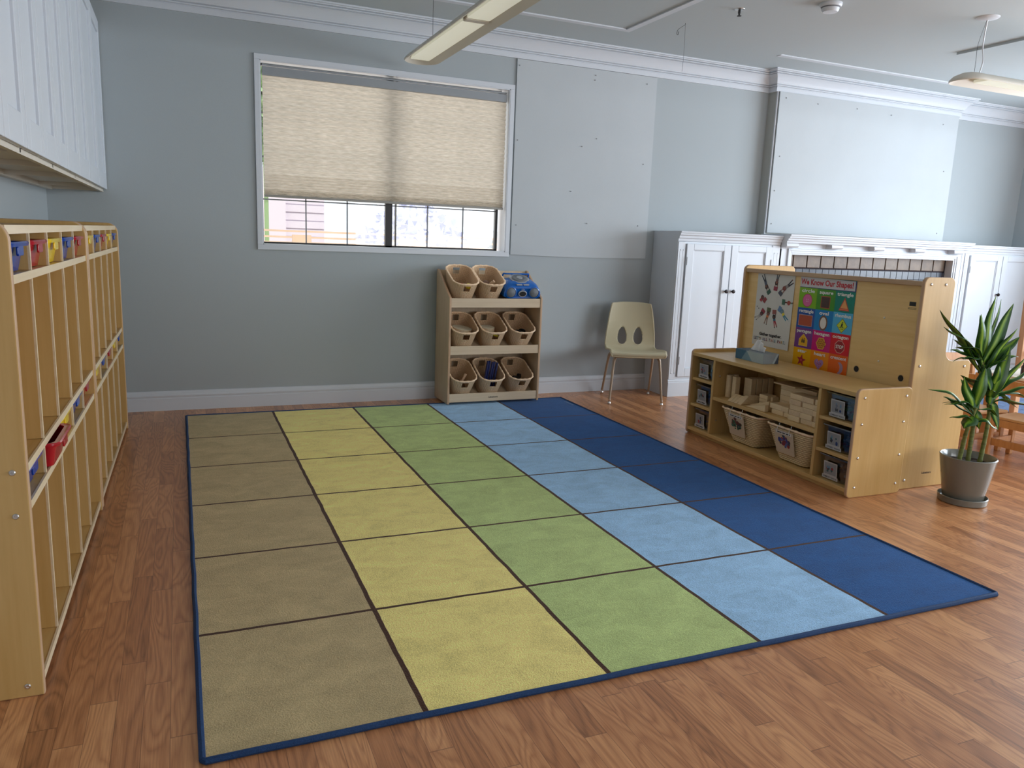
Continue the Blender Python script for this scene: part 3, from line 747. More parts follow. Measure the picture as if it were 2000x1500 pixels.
def rr_ring(w, d, r, n=7):
    """closed outline centred on 0, starting at the front centre, uniform-ish sampling"""
    r = min(r, w / 2 - .001, d / 2 - .001)
    pts = rounded(-w / 2, w / 2, -d / 2, d / 2, r, n)
    # resample evenly, starting from the middle of the front (-y) side
    P = [Vector((a, b)) for a, b in pts]; L = [0]
    for i in range(len(P)): L.append(L[-1] + (P[(i + 1) % len(P)] - P[i]).length)
    tot = L[-1]
    def at(s):
        s %= tot
        for i in range(len(P)):
            if L[i] <= s <= L[i + 1] + 1e-9:
                t = (s - L[i]) / max(L[i + 1] - L[i], 1e-9); return P[i].lerp(P[(i + 1) % len(P)], t)
    best = min(range(400), key=lambda k: abs(at(tot * k / 400).x) + (10 if at(tot * k / 400).y > 0 else 0)); s0 = tot * best / 400
    return lambda u: at(s0 + u * tot)
def wicker(parent, wb, db, wt, dt, h, r, mats, hole_w=.055, hole=True, nu=96, nv=10, sides='fb'):
    fb, ft = rr_ring(wb, db, r * .8), rr_ring(wt, dt, r)
    B_ = [fb(i / nu) for i in range(nu)]; T_ = [ft(i / nu) for i in range(nu)]
    bm = NB(); uvl = bm.loops.layers.uv.new('UVMap')
    th = .004
    def pt(i, j, off):
        v = j / nv; p = B_[i % nu].lerp(T_[i % nu], v ** .9); c = Vector((p.x, p.y)); l = c.length
        rib = .0007 * math.sin(2 * PI * i / nu * nu / 2)
        c = c * ((l - off + rib) / l); return (c.x, c.y, .004 + (h - .004) * v)
    O = [[bm.verts.new(pt(i, j, 0)) for i in range(nu)] for j in range(nv + 1)]
    I = [[bm.verts.new(pt(i, j, th)) for i in range(nu)] for j in range(nv + 1)]
    peri = 2 * (wt + dt) * .9; hu = hole_w / peri / 2
    def is_hole(i, j):
        if not hole: return False
        u = ((i + .5) / nu); v0, v1 = nv * .58, nv * .86
        okv = v0 <= j + .5 <= v1
        near = lambda c: abs(((u - c + .5) % 1) - .5) < hu
        return okv and (near(0) or near(.5))
    faces = {}
    for j in range(nv):
        for i in range(nu):
            k = (i + 1) % nu
            if is_hole(i, j): continue
            for S in (O, I):
                f = bm.faces.new((S[j][i], S[j][k], S[j + 1][k], S[j + 1][i]))
                for lp, (uu, vv) in zip(f.loops, ((i, j), (i + 1, j), (i + 1, j + 1), (i, j + 1))): lp[uvl].uv = (uu / nu * peri, vv / nv * h)
            for (di, dj, e) in ((-1, 0, ((j, i), (j + 1, i))), (1, 0, ((j, k), (j + 1, k))), (0, -1, ((j, i), (j, k))), (0, 1, ((j + 1, i), (j + 1, k)))):
                jj = j + dj
                if 0 <= jj < nv and is_hole((i + di) % nu, jj):
                    (a, b), (c, d) = e; bm.faces.new((O[a][b], O[c][d], I[c][d], I[a][b]))
    for S in (O, I):
        f = bm.faces.new(S[0])
        for lp in f.loops: lp[uvl].uv = (lp.vert.co.x, lp.vert.co.y)
    w = link('wall', bm, mats[0], parent, smooth=True, angle=60)
    bm = NB(); pts = [(T_[i].x * 1.0, T_[i].y, h + .001 * math.sin(i * PI)) for i in range(nu)]
    rr = [.0062 + .0014 * math.sin(i * 1.3) for i in range(nu)]
    tube(bm, pts, rr, 7, closed=True); link('rim', bm, mats[1], parent, smooth=True)
    return parent
bp = thing('wicker_basket', '', 'basket'); wicker(bp, .150, .235, .198, .300, .165, .075, (M['wicker'], M['rimw']), hole_w=.056)
basket_pos = {}
ROWN = ['top', 'middle', 'bottom']; COLN = ['left', 'centre', 'right']
XS = [(1.892, 2.098), (1.895, 2.122, 2.352), (1.895, 2.118, 2.352)]
CONT = [['a yellow and red ball', 'a coconut maraca'], ['a round pale drum head', 'a small drum and yellow beater', 'black castanets'], ['a wooden stick', 'dark blue tubes', 'a black whistle']]
def shelf_point(row, x, along, up):
    z0 = ROWS[row][0] + .013; y0 = SY + .020
    return Vector((x, y0 + along * math.cos(TILT) - up * math.sin(TILT), z0 + along * math.sin(TILT) + up * math.cos(TILT)))
for r in range(3):
    for c, x in enumerate(XS[r]):
        p = shelf_point(r, x, .158, .002)
        if r > 0: p = shelf_point(r, x, .150, .002)
        lab = f'wicker basket with {CONT[r][c]} in it, {ROWN[r]} tier'
        o = dup(bp, p, (TILT, 0, 0), lab, 'wicker baskets on the birch shelf')
        basket_pos[(r, c)] = (p, x)
rm(bp)
def inb(r, c, dx, dy, dz):
    p, x = basket_pos[(r, c)]; R = Matrix.Rotation(TILT, 3, 'X'); return p + R @ Vector((dx, dy, dz))
def ball(name, rad, loc, m, label, cat, sq=1.0):
    bm = NB(); bmesh.ops.create_uvsphere(bm, u_segments=20, v_segments=12, radius=rad)
    for v in bm.verts: v.co.z *= sq
    return tag(link(name, bm, m, loc=loc, smooth=True), label, cat)
M['tyellow'] = mat('toy_yellow', rgb(228, 208, 60), .35); M['tred'] = mat('toy_red', rgb(200, 40, 50), .4); M['coco'] = mat('coconut', rgb(112, 78, 56), .6, noise=.3, nscale=60, bump=.5)
M['drum'] = mat('drum_skin', rgb(206, 196, 170), .5); M['navy'] = mat('toy_navy', rgb(16, 28, 84), .4)
ball('shaker_ball', .022, inb(0, 0, .030, -.085, .118), M['tyellow'], 'yellow shaker ball showing at the handle hole of the top left basket', 'shaker')
ball('shaker_ball', .020, inb(0, 0, -.01, -.05, .10), M['tred'], 'red shaker ball inside the top left basket', 'shaker')
o = thing('maraca', 'brown coconut maraca inside the second basket of the top tier', 'maraca', inb(0, 1, -.02, -.03, .098), 0)
bm = NB(); bmesh.ops.create_uvsphere(bm, u_segments=20, v_segments=12, radius=.036); link('shell', bm, M['coco'], o, smooth=True)
bm = NB(); tube(bm, [(.0, -.03, -.01), (.035, -.075, .035)], .011, 10); link('grip', bm, M['edge'], o, smooth=True)
o = thing('hand_drum', 'flat round hand drum with pale skin in the middle left basket', 'drum', inb(1, 0, .005, -.01, .115), rot=(.15, .1, 0))
bm = NB(); lathe(bm, [(.0001, .012), (.070, .012), (.075, .010)], n=36); link('skin', bm, M['drum'], o, smooth=True, angle=20)
bm = NB(); lathe(bm, [(.075, .011), (.076, -.012), (.070, -.012), (.070, .010)], n=36); link('hoop', bm, M['birch'], o, smooth=True, angle=20)
o = thing('small_drum', 'small deep pale drum in the middle centre basket', 'drum', inb(1, 1, -.015, .0, .100), rot=(.15, 0, 0))
bm = NB(); lathe(bm, [(.0001, .025), (.050, .025), (.054, .023)], n=36); link('skin', bm, M['drum'], o, smooth=True, angle=20)
bm = NB(); lathe(bm, [(.054, .024), (.055, -.04), (.0001, -.04)], n=36); link('drum_body', bm, M['birch'], o, smooth=True, angle=20)
bm = NB(); tube(bm, [inb(1, 1, .0, -.085, .115), inb(1, 1, .04, -.085, .095)], .009, 10); tag(link('drum_beater', bm, M['tyellow'], smooth=True), 'short yellow beater at the handle hole of the middle centre basket', 'beater')
for k, (dx, dy, dz) in enumerate([(-.04, -.05, .10), (.0, -.04, .108), (.035, -.02, .10)]):
    o = thing('castanet', 'black castanet piled with others in the middle right basket', 'castanet', inb(1, 2, dx, dy, dz), rot=(.3 * k, .4, k), group='black castanets')
    bm = NB(); lathe(bm, [(.0001, .010), (.018, .008), (.028, .002), (.029, 0)], n=20); link('shell', bm, M['black'], o, smooth=True)
    bm = NB(); lathe(bm, [(.0001, -.010), (.018, -.008), (.028, -.003), (.029, -.001)], n=20); link('shell', bm, M['black'], o, smooth=True)
bm = NB(); tube(bm, [inb(2, 0, -.03, -.06, .08), inb(2, 0, .012, -.05, .11), inb(2, 0, .035, -.03, .150)], [.008, .009, .012], 10); tag(link('rhythm_stick', bm, M['edge'], smooth=True), 'light wooden stick leaning in the bottom left basket', 'stick')
for k in range(5):
    dx = -.038 + k * .0195
    bm = NB(); a = inb(2, 1, dx, -.07 + .01 * (k % 2), .02); b = inb(2, 1, dx + .030, .02 + .008 * (k % 2), .225 - .004 * k); lathe_pts = [a, a.lerp(b, .5), b]
    tube(bm, lathe_pts, .009, 12); tag(link('sound_tube', bm, M['navy'], smooth=True), 'dark blue tube standing in the bottom centre basket', 'tube', 'dark blue tubes in the bottom centre basket')
o = thing('whistle', 'black whistle in the bottom right basket', 'whistle', inb(2, 2, .0, -.03, .095), rot=(0, .3, .6))
bm = NB(); tube(bm, [(-.04, 0, 0), (.03, 0, .005)], .014, 12); link('pipe', bm, M['black'], o, smooth=True)
bm = NB(); lathe(bm, [(.0001, -.01), (.02, -.01), (.02, .01), (.0001, .01)], (.03, 0, .02), 16, axis='y'); link('chamber', bm, M['black'], o, smooth=True, angle=30)

# boombox
bx = thing('boombox', 'blue portable stereo with two grey speakers on the birch shelf\'s top tier', 'stereo', (2.338, .010, .8115), rot=(math.radians(8), 0, 0)); bx.scale = (.93, .93, .93)
bm = NB(); n = 28
def bodyring(y, s, zt):
    out = []
    for i in range(n + 1):
        a = PI * i / n; ca, sa = math.cos(a), math.sin(a)
        x = -.158 * s * (abs(ca) ** .55) * (1 if ca > 0 else -1); z = .012 + (zt - .012) * (abs(sa) ** .50)
        out.append((x, y, z))
    return out + [(.130 * s, y, -.002), (-.130 * s, y, -.002)]
Rg = [bodyring(-.082, .86, .070), bodyring(-.092, .93, .080), bodyring(-.088, 1.0, .094), bodyring(-.04, 1.0, .128), bodyring(.04, .99, .142), bodyring(.10, .95, .130), bodyring(.118, .85, .10)]
V = [[bm.verts.new(p) for p in R_] for R_ in Rg]
for a, b in zip(V, V[1:]):
    for i in range(len(a)): bm.faces.new((a[i], a[(i + 1) % len(a)], b[(i + 1) % len(a)], b[i]))
bm.faces.new(V[0]); bm.faces.new(V[-1][::-1]); link('body', bm, M['bblue'], bx, smooth=True, angle=60)
for sx in (-1, 1):
    bm = NB(); lathe(bm, [(.046, -.086), (.046, -.096), (.041, -.098), (.040, -.094)], (sx * .100, 0, .045), 28, axis='y'); s_ = link('speaker_ring', bm, M['bblue'], bx, smooth=True)
    bm = NB(); lathe(bm, [(.0001, -.106), (.022, -.103), (.036, -.097), (.040, -.092)], (sx * .100, 0, .045), 28, axis='y'); link('speaker', bm, M['bgrey'], bx, smooth=True)
bm = NB(); prism(bm, ell(0, .036, .036, .027), 'y', -.098, -.085); d_ = link('display_ring', bm, M['silver'], bx, bevel=.002)
bm = NB(); prism(bm, ell(0, .036, .029, .019), 'y', -.100, -.097); link('display', bm, M['black'], bx)
RT = Matrix.Rotation(math.radians(22), 3, 'X')
def topdisc(name, prof, m):
    bm = NB(); lathe(bm, prof, (0, 0, 0), 32)
    for v in bm.verts: v.co = RT @ Vector((v.co.x * 1.1, v.co.y * .85, v.co.z)) + Vector((0, .005, .132))
    return link(name, bm, m, bx, smooth=True, angle=40)
topdisc('disc_lid', [(.074, 0), (.076, .010), (.066, .014), (.062, .012), (.0001, .014)], M['silver']); topdisc('lid_window', [(.058, .0135), (.055, .016), (.030, .018), (.028, .0165), (.0001, .018)], M['bgrey'])
topdisc('lid_hub', [(.024, .018), (.022, .022), (.0001, .023)], M['silver'])
for sx in (-.03, .03):
    bm = NB(); box(bm, sx - .024, sx + .024, -.088, -.074, .100, .112); link('button_bar', bm, M['silver'], bx, bevel=.002)
bm = NB(); tube(bm, smooth_path([(-.115, .09, .10), (-.112, .075, .160), (-.085, .06, .166), (.085, .06, .166), (.112, .075, .160), (.115, .09, .10)]), .0065, 8); link('handle', bm, M['bblue'], bx, smooth=True)
bm = NB(); text_into(bm, 'CD', .016, lambda u, v, d: (u, -.0935 - d, v), 0, .064, 0, 0, .0004); link('printed_mark', bm, M['silver'], bx)

# ================================================================= TAN CHAIR
ch = thing('shell_chair', 'tan plastic shell chair with two teardrop holes and metal legs', 'chair', (3.305, -.125, 0), math.radians(-21))
# shell profile: front lip -> seat -> bend -> back (local -y is the front)
prof = [(-.215, .372), (-.222, .388), (-.205, .402), (-.12, .400), (-.02, .388), (.08, .378), (.135, .382), (.168, .405), (.185, .45), (.198, .52), (.210, .60), (.222, .68), (.232, .745), (.240, .760)]
wid = [.205, .212, .215, .214, .208, .204, .202, .200, .199, .194, .184, .172, .158, .148]
pp_ = smooth_path([(0, y, z) for y, z in prof], 5)
def wat(t):
    i = min(int(t), len(wid) - 2); return wid[i] + (wid[i + 1] - wid[i]) * (t - i)
bm = NB(); rows = []; nu = 28
for k, p in enumerate(pp_):
    t = k / 5; w = wat(min(t, len(wid) - 1.001)); row = []
    for i in range(nu + 1):
        u = -1 + 2 * i / nu; x = u * w
        inseat = max(0, 1 - max(0, t - 6) / 2)
        back = max(0, min(1, (t - 7) / 3))
        # seat sides roll down, back sides curve forward
        z = p.z + .018 * inseat * (abs(u) ** 4) * (1 if t > 2 else .2) ; y = p.y - back * .030 * (abs(u) ** 2.2)
        if t > 12.2: z -= (abs(u) ** 5) * .03 * (t - 12.2)
        row.append(Vector((x, y, z)))
    rows.append(row)
def hole_sd(x, z):
    # teardrop: >0 outside
    for cx in (-.055, .055):
        dx = x - cx; dz = z - .475
        s = 1 - .32 * max(-1, min(1, dz / .075))
        if (dx / (.034 * s)) ** 2 + (dz / .062) ** 2 < 1: return cx
    return None
# finer grid in the back so the holes read as smooth: snap verts to the hole outline
def tri_grid(rows):
    V = [[bm.verts.new(v) for v in r] for r in rows]; return V
# densify
dense = []
for a, b in zip(rows, rows[1:]):
    for s in range(3):
        dense.append([pa.lerp(pb, s / 3) for pa, pb in zip(a, b)])
dense.append(rows[-1])
dd = []
for r in dense:
    q = []
    for a, b in zip(r, r[1:]):
        for s in range(3): q.append(a.lerp(b, s / 3))
    q.append(r[-1]); dd.append(q)
def holeval(v):
    if v.y < .14: return 9
    best = 9
    for cx in (-.066, .066):
        dx = v.x - cx; dz = v.z - .490; s = 1 - .34 * max(-1, min(1, dz / .075)); e = math.sqrt((dx / (.038 * s)) ** 2 + (dz / .072) ** 2)
        best = min(best, e)
    return best
for r in dd:
    for v in r:
        e = holeval(v)
        if .90 < e < 1.12:
            cx = -.066 if v.x < 0 else .066
            v.x = cx + (v.x - cx) / e; v.z = .490 + (v.z - .490) / e
V = tri_grid(dd)
for j in range(len(dd) - 1):
    for i in range(len(dd[0]) - 1):
        q = (V[j][i], V[j][i + 1], V[j + 1][i + 1], V[j + 1][i]); c = sum((v.co for v in q), Vector()) / 4
        if holeval(c) < .985: continue
        bm.faces.new(q)
bmesh.ops.delete(bm, geom=[v for v in bm.verts if not v.link_faces], context='VERTS')
so = link('shell', bm, M['shell'], ch, smooth=True, angle=60)
md = so.modifiers.new('thick', 'SOLIDIFY'); md.thickness = .008; md.offset = 0
# rolled lip around the shell
edge_pts = [r[0] for r in dense[4:]] + dense[-1][1:-1] + [r[-1] for r in reversed(dense[4:])] + list(reversed(dense[4][1:-1]))
bm = NB(); tube(bm, [p + Vector((0, .001, -.004)) for p in edge_pts], .007, 7, closed=True); link('shell_lip', bm, M['shell'], ch, smooth=True)
LG = [(-.165, -.20, -.225, -.205), (.165, -.20, .215, -.20), (-.165, .10, -.215, .225), (.165, .10, .205, .225)]
for (ax, ay, bx_, by_) in [(-.15, -.155, -.205, -.21), (.15, -.155, .205, -.21), (-.15, .06, -.195, .235), (.15, .06, .195, .235)]:
    sx = 1 if ax > 0 else -1
    pth = smooth_path([(ax * .3, ay, .366), (ax, ay, .366), (ax + sx * .022, ay + (by_ - ay) * .12, .350), (ax + sx * .032, ay + (by_ - ay) * .25, .30), (bx_, by_, .022)], 5)
    bm = NB(); rads = [.0125 - .004 * max(0, (i - 10) / max(1, len(pth) - 11)) for i in range(len(pth))]
    tube(bm, pth, rads, 10); lg = link('leg', bm, M['tube'], ch, smooth=True)
    bm = NB(); lathe(bm, [(.0092, .040), (.0100, .022), (.007, .018), (.012, .012), (.0135, .004), (.011, 0), (.0001, 0)], (bx_, by_, 0), 14); link('glide', bm, M['metal'], lg, smooth=True)
for sx in (-1, 1):
    bm = NB(); tube(bm, [(sx * .14, -.155, .366), (sx * .14, .06, .366)], .010, 8); link('seat_rail', bm, M['tube'], ch, smooth=True)

# ================================================================= LOW BLOCK UNIT
UY0, UY1, UX0, UX1 = -2.585, -1.170, 3.080, 3.452
ROT_U = math.radians(-.85)
un = thing('block_shelf', 'low maple shelf unit holding wooden blocks, clear boxes and two wicker baskets', 'shelf', (3.088, -1.175, 0), ROT_U)
WU, DU = 1.412, .368          # local: y from 0 down to -WU, x from 0 to DU
HT = .566
for y in (0, -WU + .0):
    ya, yb2 = (-.020, 0) if y == 0 else (-WU, -WU + .020)
    bm = NB(); prism(bm, rounded(0, DU, .0, HT, .028, 6), 'y', ya, yb2, 1, 0)
    p = link('side_panel', bm, [M['maple'], M['edge']], un, bevel=.006, seg=3)
    for bxx in (.045, DU - .04):
        for bz in (.52, .385, .21, .055):
            bm = NB(); s = -1 if y < 0 else 1; yy = (-WU if y < 0 else 0)
            lathe(bm, [(.007, 0), (.0065, s * .0025), (.004, s * .0045), (.0001, s * .005)], (bxx, yy, bz), 14, axis='y'); link('screw', bm, M['metal'], p, smooth=True)
ylo, yhi = -WU + .020, -.020
def ubox(name, x0, x1, y0, y1, z0, z1, m=None, **k):
    bm = NB(); box(bm, x0, x1, y0, y1, z0, z1); return link(name, bm, m or M['mapley'], un, bevel=.002, **k)
ubox('top', .006, DU - .004, ylo, yhi, .523, .545); ubox('bottom_shelf', .006, DU - .01, ylo, yhi, .026, .048); ubox('back_panel', DU - .014, DU - .006, ylo, yhi, .048, .523)
D1, D2 = -.232, -1.160
ubox('upright', .008, DU - .014, D1 - .020, D1, .048, .523, M['maple']); ubox('upright', .008, DU - .014, D2, D2 + .020, .048, .523, M['maple'])
ubox('middle_shelf', .012, DU - .014, D2 + .020, D1 - .020, .272, .294)
for za in (.190, .362):
    ubox('small_shelf', .012, DU - .014, D1, yhi, za, za + .018); ubox('small_shelf', .012, DU - .014, ylo, D2, za, za + .018)
ubox('toe_rail', .03, .045, ylo, yhi, .0, .026)
RU = Matrix.Translation((3.088, -1.175, 0)) @ Matrix.Rotation(ROT_U, 4, 'Z')
def W(x, y, z): return RU @ Vector((x, y, z))
for a_ in ((.052, D1 - .0202, .425), (.050, D1 - .0202, .135), (.050, D2 + .0002, .20)):
    if a_[1] > D2 + .1:
        bm = NB(); lathe(bm, [(.006, 0), (.0055, -.002), (.0001, -.004)], a_, 12, axis='y')
        for v in bm.verts: pass
        link('screw', bm, M['metal'], un, smooth=True)
# clear boxes with photo cards
cards = {}
def card_mesh(seed, word):
    rd = random.Random(seed); bm = NB(); ms = [mat('dull_paper', rgb(196, 190, 184), .4)]
    T = lambda u, v, d: (-.0005 - d, -u, v)
    w, h = .092, .086
    poly2d(bm, [(-w/2, 0), (w/2, 0), (w/2, h), (-w/2, h)], T, 0, 0)
    pal = [(40, 60, 110), (60, 90, 90), (160, 60, 60), (60, 60, 60), (120, 120, 130), (110, 140, 160)]
    rd.shuffle(pal)
    for c in pal[:4]: ms.append(mat('print', rgb(*c), .5))
    poly2d(bm, [(-w*.44, .018), (w*.44, .018), (w*.44, h*.94), (-w*.44, h*.94)], T, .0003, 1 + len(pal[:4])); ms.append(mat('print_ground', rgb(150, 148, 146), .5))
    for k in range(7):
        cx, cz = rd.uniform(-.022, .022), rd.uniform(.030, .062)
        poly2d(bm, ell(cx, cz, rd.uniform(.004, .009), rd.uniform(.005, .012), 10), T, .0006 + k * .0001, 1 + k % 4)
    poly2d(bm, [(-w/2 - .008, -.006), (w/2 + .008, -.006), (w/2 + .008, .013), (-w/2 - .008, .013)], T, .0015, 0)
    ms.append(M['black'])
    if word: text_into(bm, word, .0115, T, 0, -.0005, .0018, len(ms) - 1, .0002, maxw=.092)
    else:                                                         # print too small to read
        x_ = -.038
        for wl_ in (.022, .012, .030): poly2d(bm, [(x_, .001), (x_ + wl_, .001), (x_ + wl_, .007), (x_, .007)], T, .0018, len(ms) - 1); x_ += wl_ + .005
    return bm, ms
def clear_box(label, y0, y1, z, word, seed, pal):
    w = y1 - y0; t = thing('clear_box', label, 'box', W(.035, (y0 + y1) / 2, z), ROT_U, 'clear boxes in the block shelf')
    bm = NB(); H = .122; dp = .275
    def ring(i, z, r=.012): return [(p[0], p[1], z) for p in rounded(i, dp - i, -w / 2 + i, w / 2 - i, r, 3)]
    Rr = [[bm.verts.new(p) for p in ring(.010, .001)], [bm.verts.new(p) for p in ring(.002, H)]]
    for i in range(len(Rr[0])): bm.faces.new((Rr[0][i], Rr[0][(i + 1) % len(Rr[0])], Rr[1][(i + 1) % len(Rr[0])], Rr[1][i]))
    bm.faces.new(Rr[0][::-1]); link('tub', bm, M['clear'], t, smooth=True, angle=50)
    bm = NB(); prism(bm, rounded(-.006, dp + .006, -w / 2 - .003, w / 2 + .003, .014, 3), 'z', H, H + .008); link('lid', bm, M['clear'], t, bevel=.002)
    bm, ms = card_mesh(seed, word); o = link('photo_card', bm, ms, t, loc=(-.001, .015, .012)); o.rotation_euler = (0, math.radians(-4), 0)
    rd = random.Random(seed + 50); bm = NB(); ms = [mat('toy_colour', rgb(*c), .4) for c in pal]
    for k in range(26):
        s = rd.uniform(.012, .022); cx, cy, cz = rd.uniform(.035, dp - .035), rd.uniform(-w/2 + .03, w/2 - .03), .016 + rd.random() * .07
        vs = box(bm, -s, s, -s * .6, s * .6, -s * .5, s * .5, k % len(ms)); R_ = Matrix.Rotation(rd.random() * 3, 3, 'Z') @ Matrix.Rotation(rd.uniform(-.3, .3), 3, 'X')
        for v in vs: v.co = R_ @ v.co * .85 + Vector((cx, cy, cz))
    o = link('small_toys', bm, ms, loc=W(.035, (y0 + y1) / 2, z), rot=(0, 0, ROT_U), bevel=.002)
    tag(o, 'small toys heaped inside the ' + label, 'toys', kind='stuff')
yl0, yl1 = D1 + .012, yhi - .014; yr0, yr1 = ylo + .012, D2 - .010
cbx = [('clear box with photo card in the left column of the block shelf, top', yl0, yl1, .381, '', 1, [(30, 60, 140), (240, 210, 60), (40, 120, 60), (60, 60, 70)]),
       ('clear box with photo card in the left column of the block shelf, middle', yl0, yl1, .209, '', 2, [(60, 60, 64), (50, 100, 60), (120, 110, 100)]),
       ('clear box with photo card in the left column of the block shelf, bottom', yl0, yl1, .049, '', 3, [(40, 40, 44), (80, 60, 40), (50, 60, 90)]),
       ('clear box with photo card in the right column of the block shelf, top', yr0, yr1, .381, 'COMMUNITY PEOPLE', 4, [(60, 110, 50), (150, 40, 60), (40, 50, 90), (90, 90, 100)]),
       ('clear box with photo card in the right column of the block shelf, middle', yr0, yr1, .209, 'STREET SIGNS', 5, [(60, 60, 66), (90, 90, 90), (130, 50, 50)]),
       ('clear box with photo card in the right column of the block shelf, bottom', yr0, yr1, .049, 'COMMUNITY VEHICLES', 6, [(70, 74, 80), (140, 140, 140), (60, 60, 60)])]
for a in cbx: clear_box(*a)
# two woven storage baskets
def stor(label, yc, seed, pal, cardlabel):
    t = thing('storage_basket', label, 'basket', W(.170, yc, .0485), ROT_U + PI / 2 * 0, 'woven baskets in the block shelf')
    # build with the long side along y: swap by rotating children
    k = bpy.data.objects.new('tmp', None)
    wicker(t, .225, .225, .318, .370, .200, .045, (M['weave'], M['rimw']), hole=True, hole_w=.07, nu=104, nv=14)
    rd = random.Random(seed); bm = NB(); ms = [mat('tag_card', rgb(206, 186, 158), .35)] + [mat('tag_print', rgb(*c), .5) for c in pal] + [M['black'], M['white_paper']]
    T = lambda u, v, d: (-d, -u, v)
    w, h = .150, .140
    poly2d(bm, rounded(-w/2, w/2, -h, 0, .008, 3), T, 0, 0)
    poly2d(bm, [(-.06, -.022), (.06, -.022), (.06, -.006), (-.06, -.006)], T, .0004, len(ms) - 1)
    for q in range(34):
        a = rd.random() * 2 * PI; r = rd.random() ** .5 * .036; poly2d(bm, ell(math.cos(a) * r * 1.15, -.068 + math.sin(a) * r, rd.uniform(.006, .014), rd.uniform(.006, .012), 7, rd.random()), T, .0006 + q * .00005, 1 + q % len(pal))
    x_ = -.050
    for wl_ in (.034, .022, .032): poly2d(bm, [(x_, -.0175), (x_ + wl_, -.0175), (x_ + wl_, -.0115), (x_, -.0115)], T, .001, len(ms) - 2); x_ += wl_ + .006
    o = link('picture_tag', bm, ms, t, loc=(-.170, .02, .186)); o.rotation_euler = (0, math.radians(-13), 0)
    for sy in (-.045, .05):
        bm = NB(); tube(bm, [(-.160, sy + .02, .203), (-.170, sy + .02, .200), (-.172, sy + .02, .170)], .0018, 6); tube(bm, [(-.160, sy + .02, .203), (-.152, sy + .023, .222)], .0018, 6); link('tie', bm, M['white_paper'], t)
    bm = NB(); ms2 = [mat('pile_dark', rgb(34, 30, 34), .6), mat('pile_a', rgb(*pal[0]), .6)]
    for q in range(40):
        s = rd.uniform(.016, .028); vs = box(bm, -s, s, -s * .5, s * .5, -s * .4, s * .4, 0 if rd.random() < .7 else 1); R_ = Matrix.Rotation(rd.random() * 3, 3, 'Z') @ Matrix.Rotation(rd.uniform(-.4, .4), 3, 'X')
        c = Vector((rd.uniform(-.07, .07), rd.uniform(-.08, .08), .015 + rd.random() * .10))
        for v in vs: v.co = R_ @ v.co + c
    o = link('toy_parts', bm, ms2, loc=W(.170, yc, .0485), rot=(0, 0, ROT_U)); tag(o, 'dark toy parts heaped in the ' + label, 'toys', kind='stuff')
    bpy.data.objects.remove(k)
stor('woven wicker basket with green picture tag, left one on the bottom shelf', -.520, 11, [(40, 90, 64), (30, 56, 60), (110, 70, 60), (60, 110, 90), (90, 40, 40)], 'MOTOR TOYS')
stor('woven wicker basket with red and blue picture tag, right one on the bottom shelf', -.942, 12, [(150, 50, 50), (50, 60, 130), (60, 70, 90), (90, 100, 150), (130, 60, 70)], 'CONNECTING BLOCKS')

# ---------------------------------------------------------------- wooden blocks on the middle shelf (each its own)
ZB = .2945
BG = 'wooden unit blocks on the middle shelf'
def blk(x0, x1, y0, y1, z0, z1, label, m='block'):
    cx, cy = (x0 + x1) / 2, (y0 + y1) / 2
    bm = NB(); box(bm, x0 - cx, x1 - cx, y0 - cy, y1 - cy, 0, z1 - z0)
    o = link('wooden_block', bm, M[m], loc=W(cx, cy, ZB + z0), rot=(0, 0, ROT_U), bevel=.0025); tag(o, label, 'block', BG); return o
def wedge(pts, axis, a0, a1, label, base):
    bm = NB(); prism(bm, pts, axis, a0, a1); o = link('wooden_wedge', bm, M['block'], loc=W(*base), rot=(0, 0, ROT_U), bevel=.002); tag(o, label, 'block', BG); return o
def cyl(x, y, r, h, label):
    bm = NB(); lathe(bm, [(.0001, 0), (r, 0), (r, h), (.0001, h)], n=28); o = link('wooden_cylinder', bm, M['block'], loc=W(x, y, ZB), smooth=True, angle=40, bevel=.0015); tag(o, label, 'block', BG)
cyl(.105, -.285, .020, .143, 'tall wooden cylinder block at the front left of the middle shelf')
cyl(.155, -.283, .018, .143, 'tall wooden cylinder block just behind the front left cylinder')
blk(.085, .120, -.372, -.337, 0, .143, 'upright square wooden pillar block beside the cylinders')
for i in range(4):
    y = -.378 - i * .004; blk(.150 + i * .045, .188 + i * .045, -.440 + .0, -.372 + .0, 0, .141, 'upright flat wooden plank, %s in the row receding behind the pillar block' % ORD[i])
# ramps
for i in range(3):
    wedge([(0, 0), (.060, 0), (.060, .042)], 'y', -.030, 0, 'small wooden ramp wedge, %s of the three at the front edge' % ('leftmost', 'middle', 'rightmost')[i], (.022, -.382 - i * .031, ZB))
wedge([(0, 0), (.135, 0), (.135, .050), (.055, .050)], 'y', -.036, 0, 'wooden ramp block with a sloped end, right of the small ramp wedges', (.020, -.480, ZB))
# small stack behind
for k, z in enumerate((0, .024, .048)):
    blk(.130, .196, -.618, -.545, z, z + .0235, 'short wooden brick, %s of the pile of three behind the long wedges' % ('lowest', 'middle', 'top')[k])
blk(.150, .200, -.640, -.6205, .0, .066, 'narrow wooden brick standing against the pile of three')
# two long pointed wedges
wedge([(0, 0), (-.180, 0), (-.180, .058)], 'x', 0, .030, 'long pointed wooden wedge standing behind another at the shelf front', (.072, -.520, ZB))
wedge([(0, 0), (-.185, 0), (-.185, .042)], 'x', 0, .028, 'long pointed wooden wedge at the very front of the shelf', (.030, -.535, ZB))
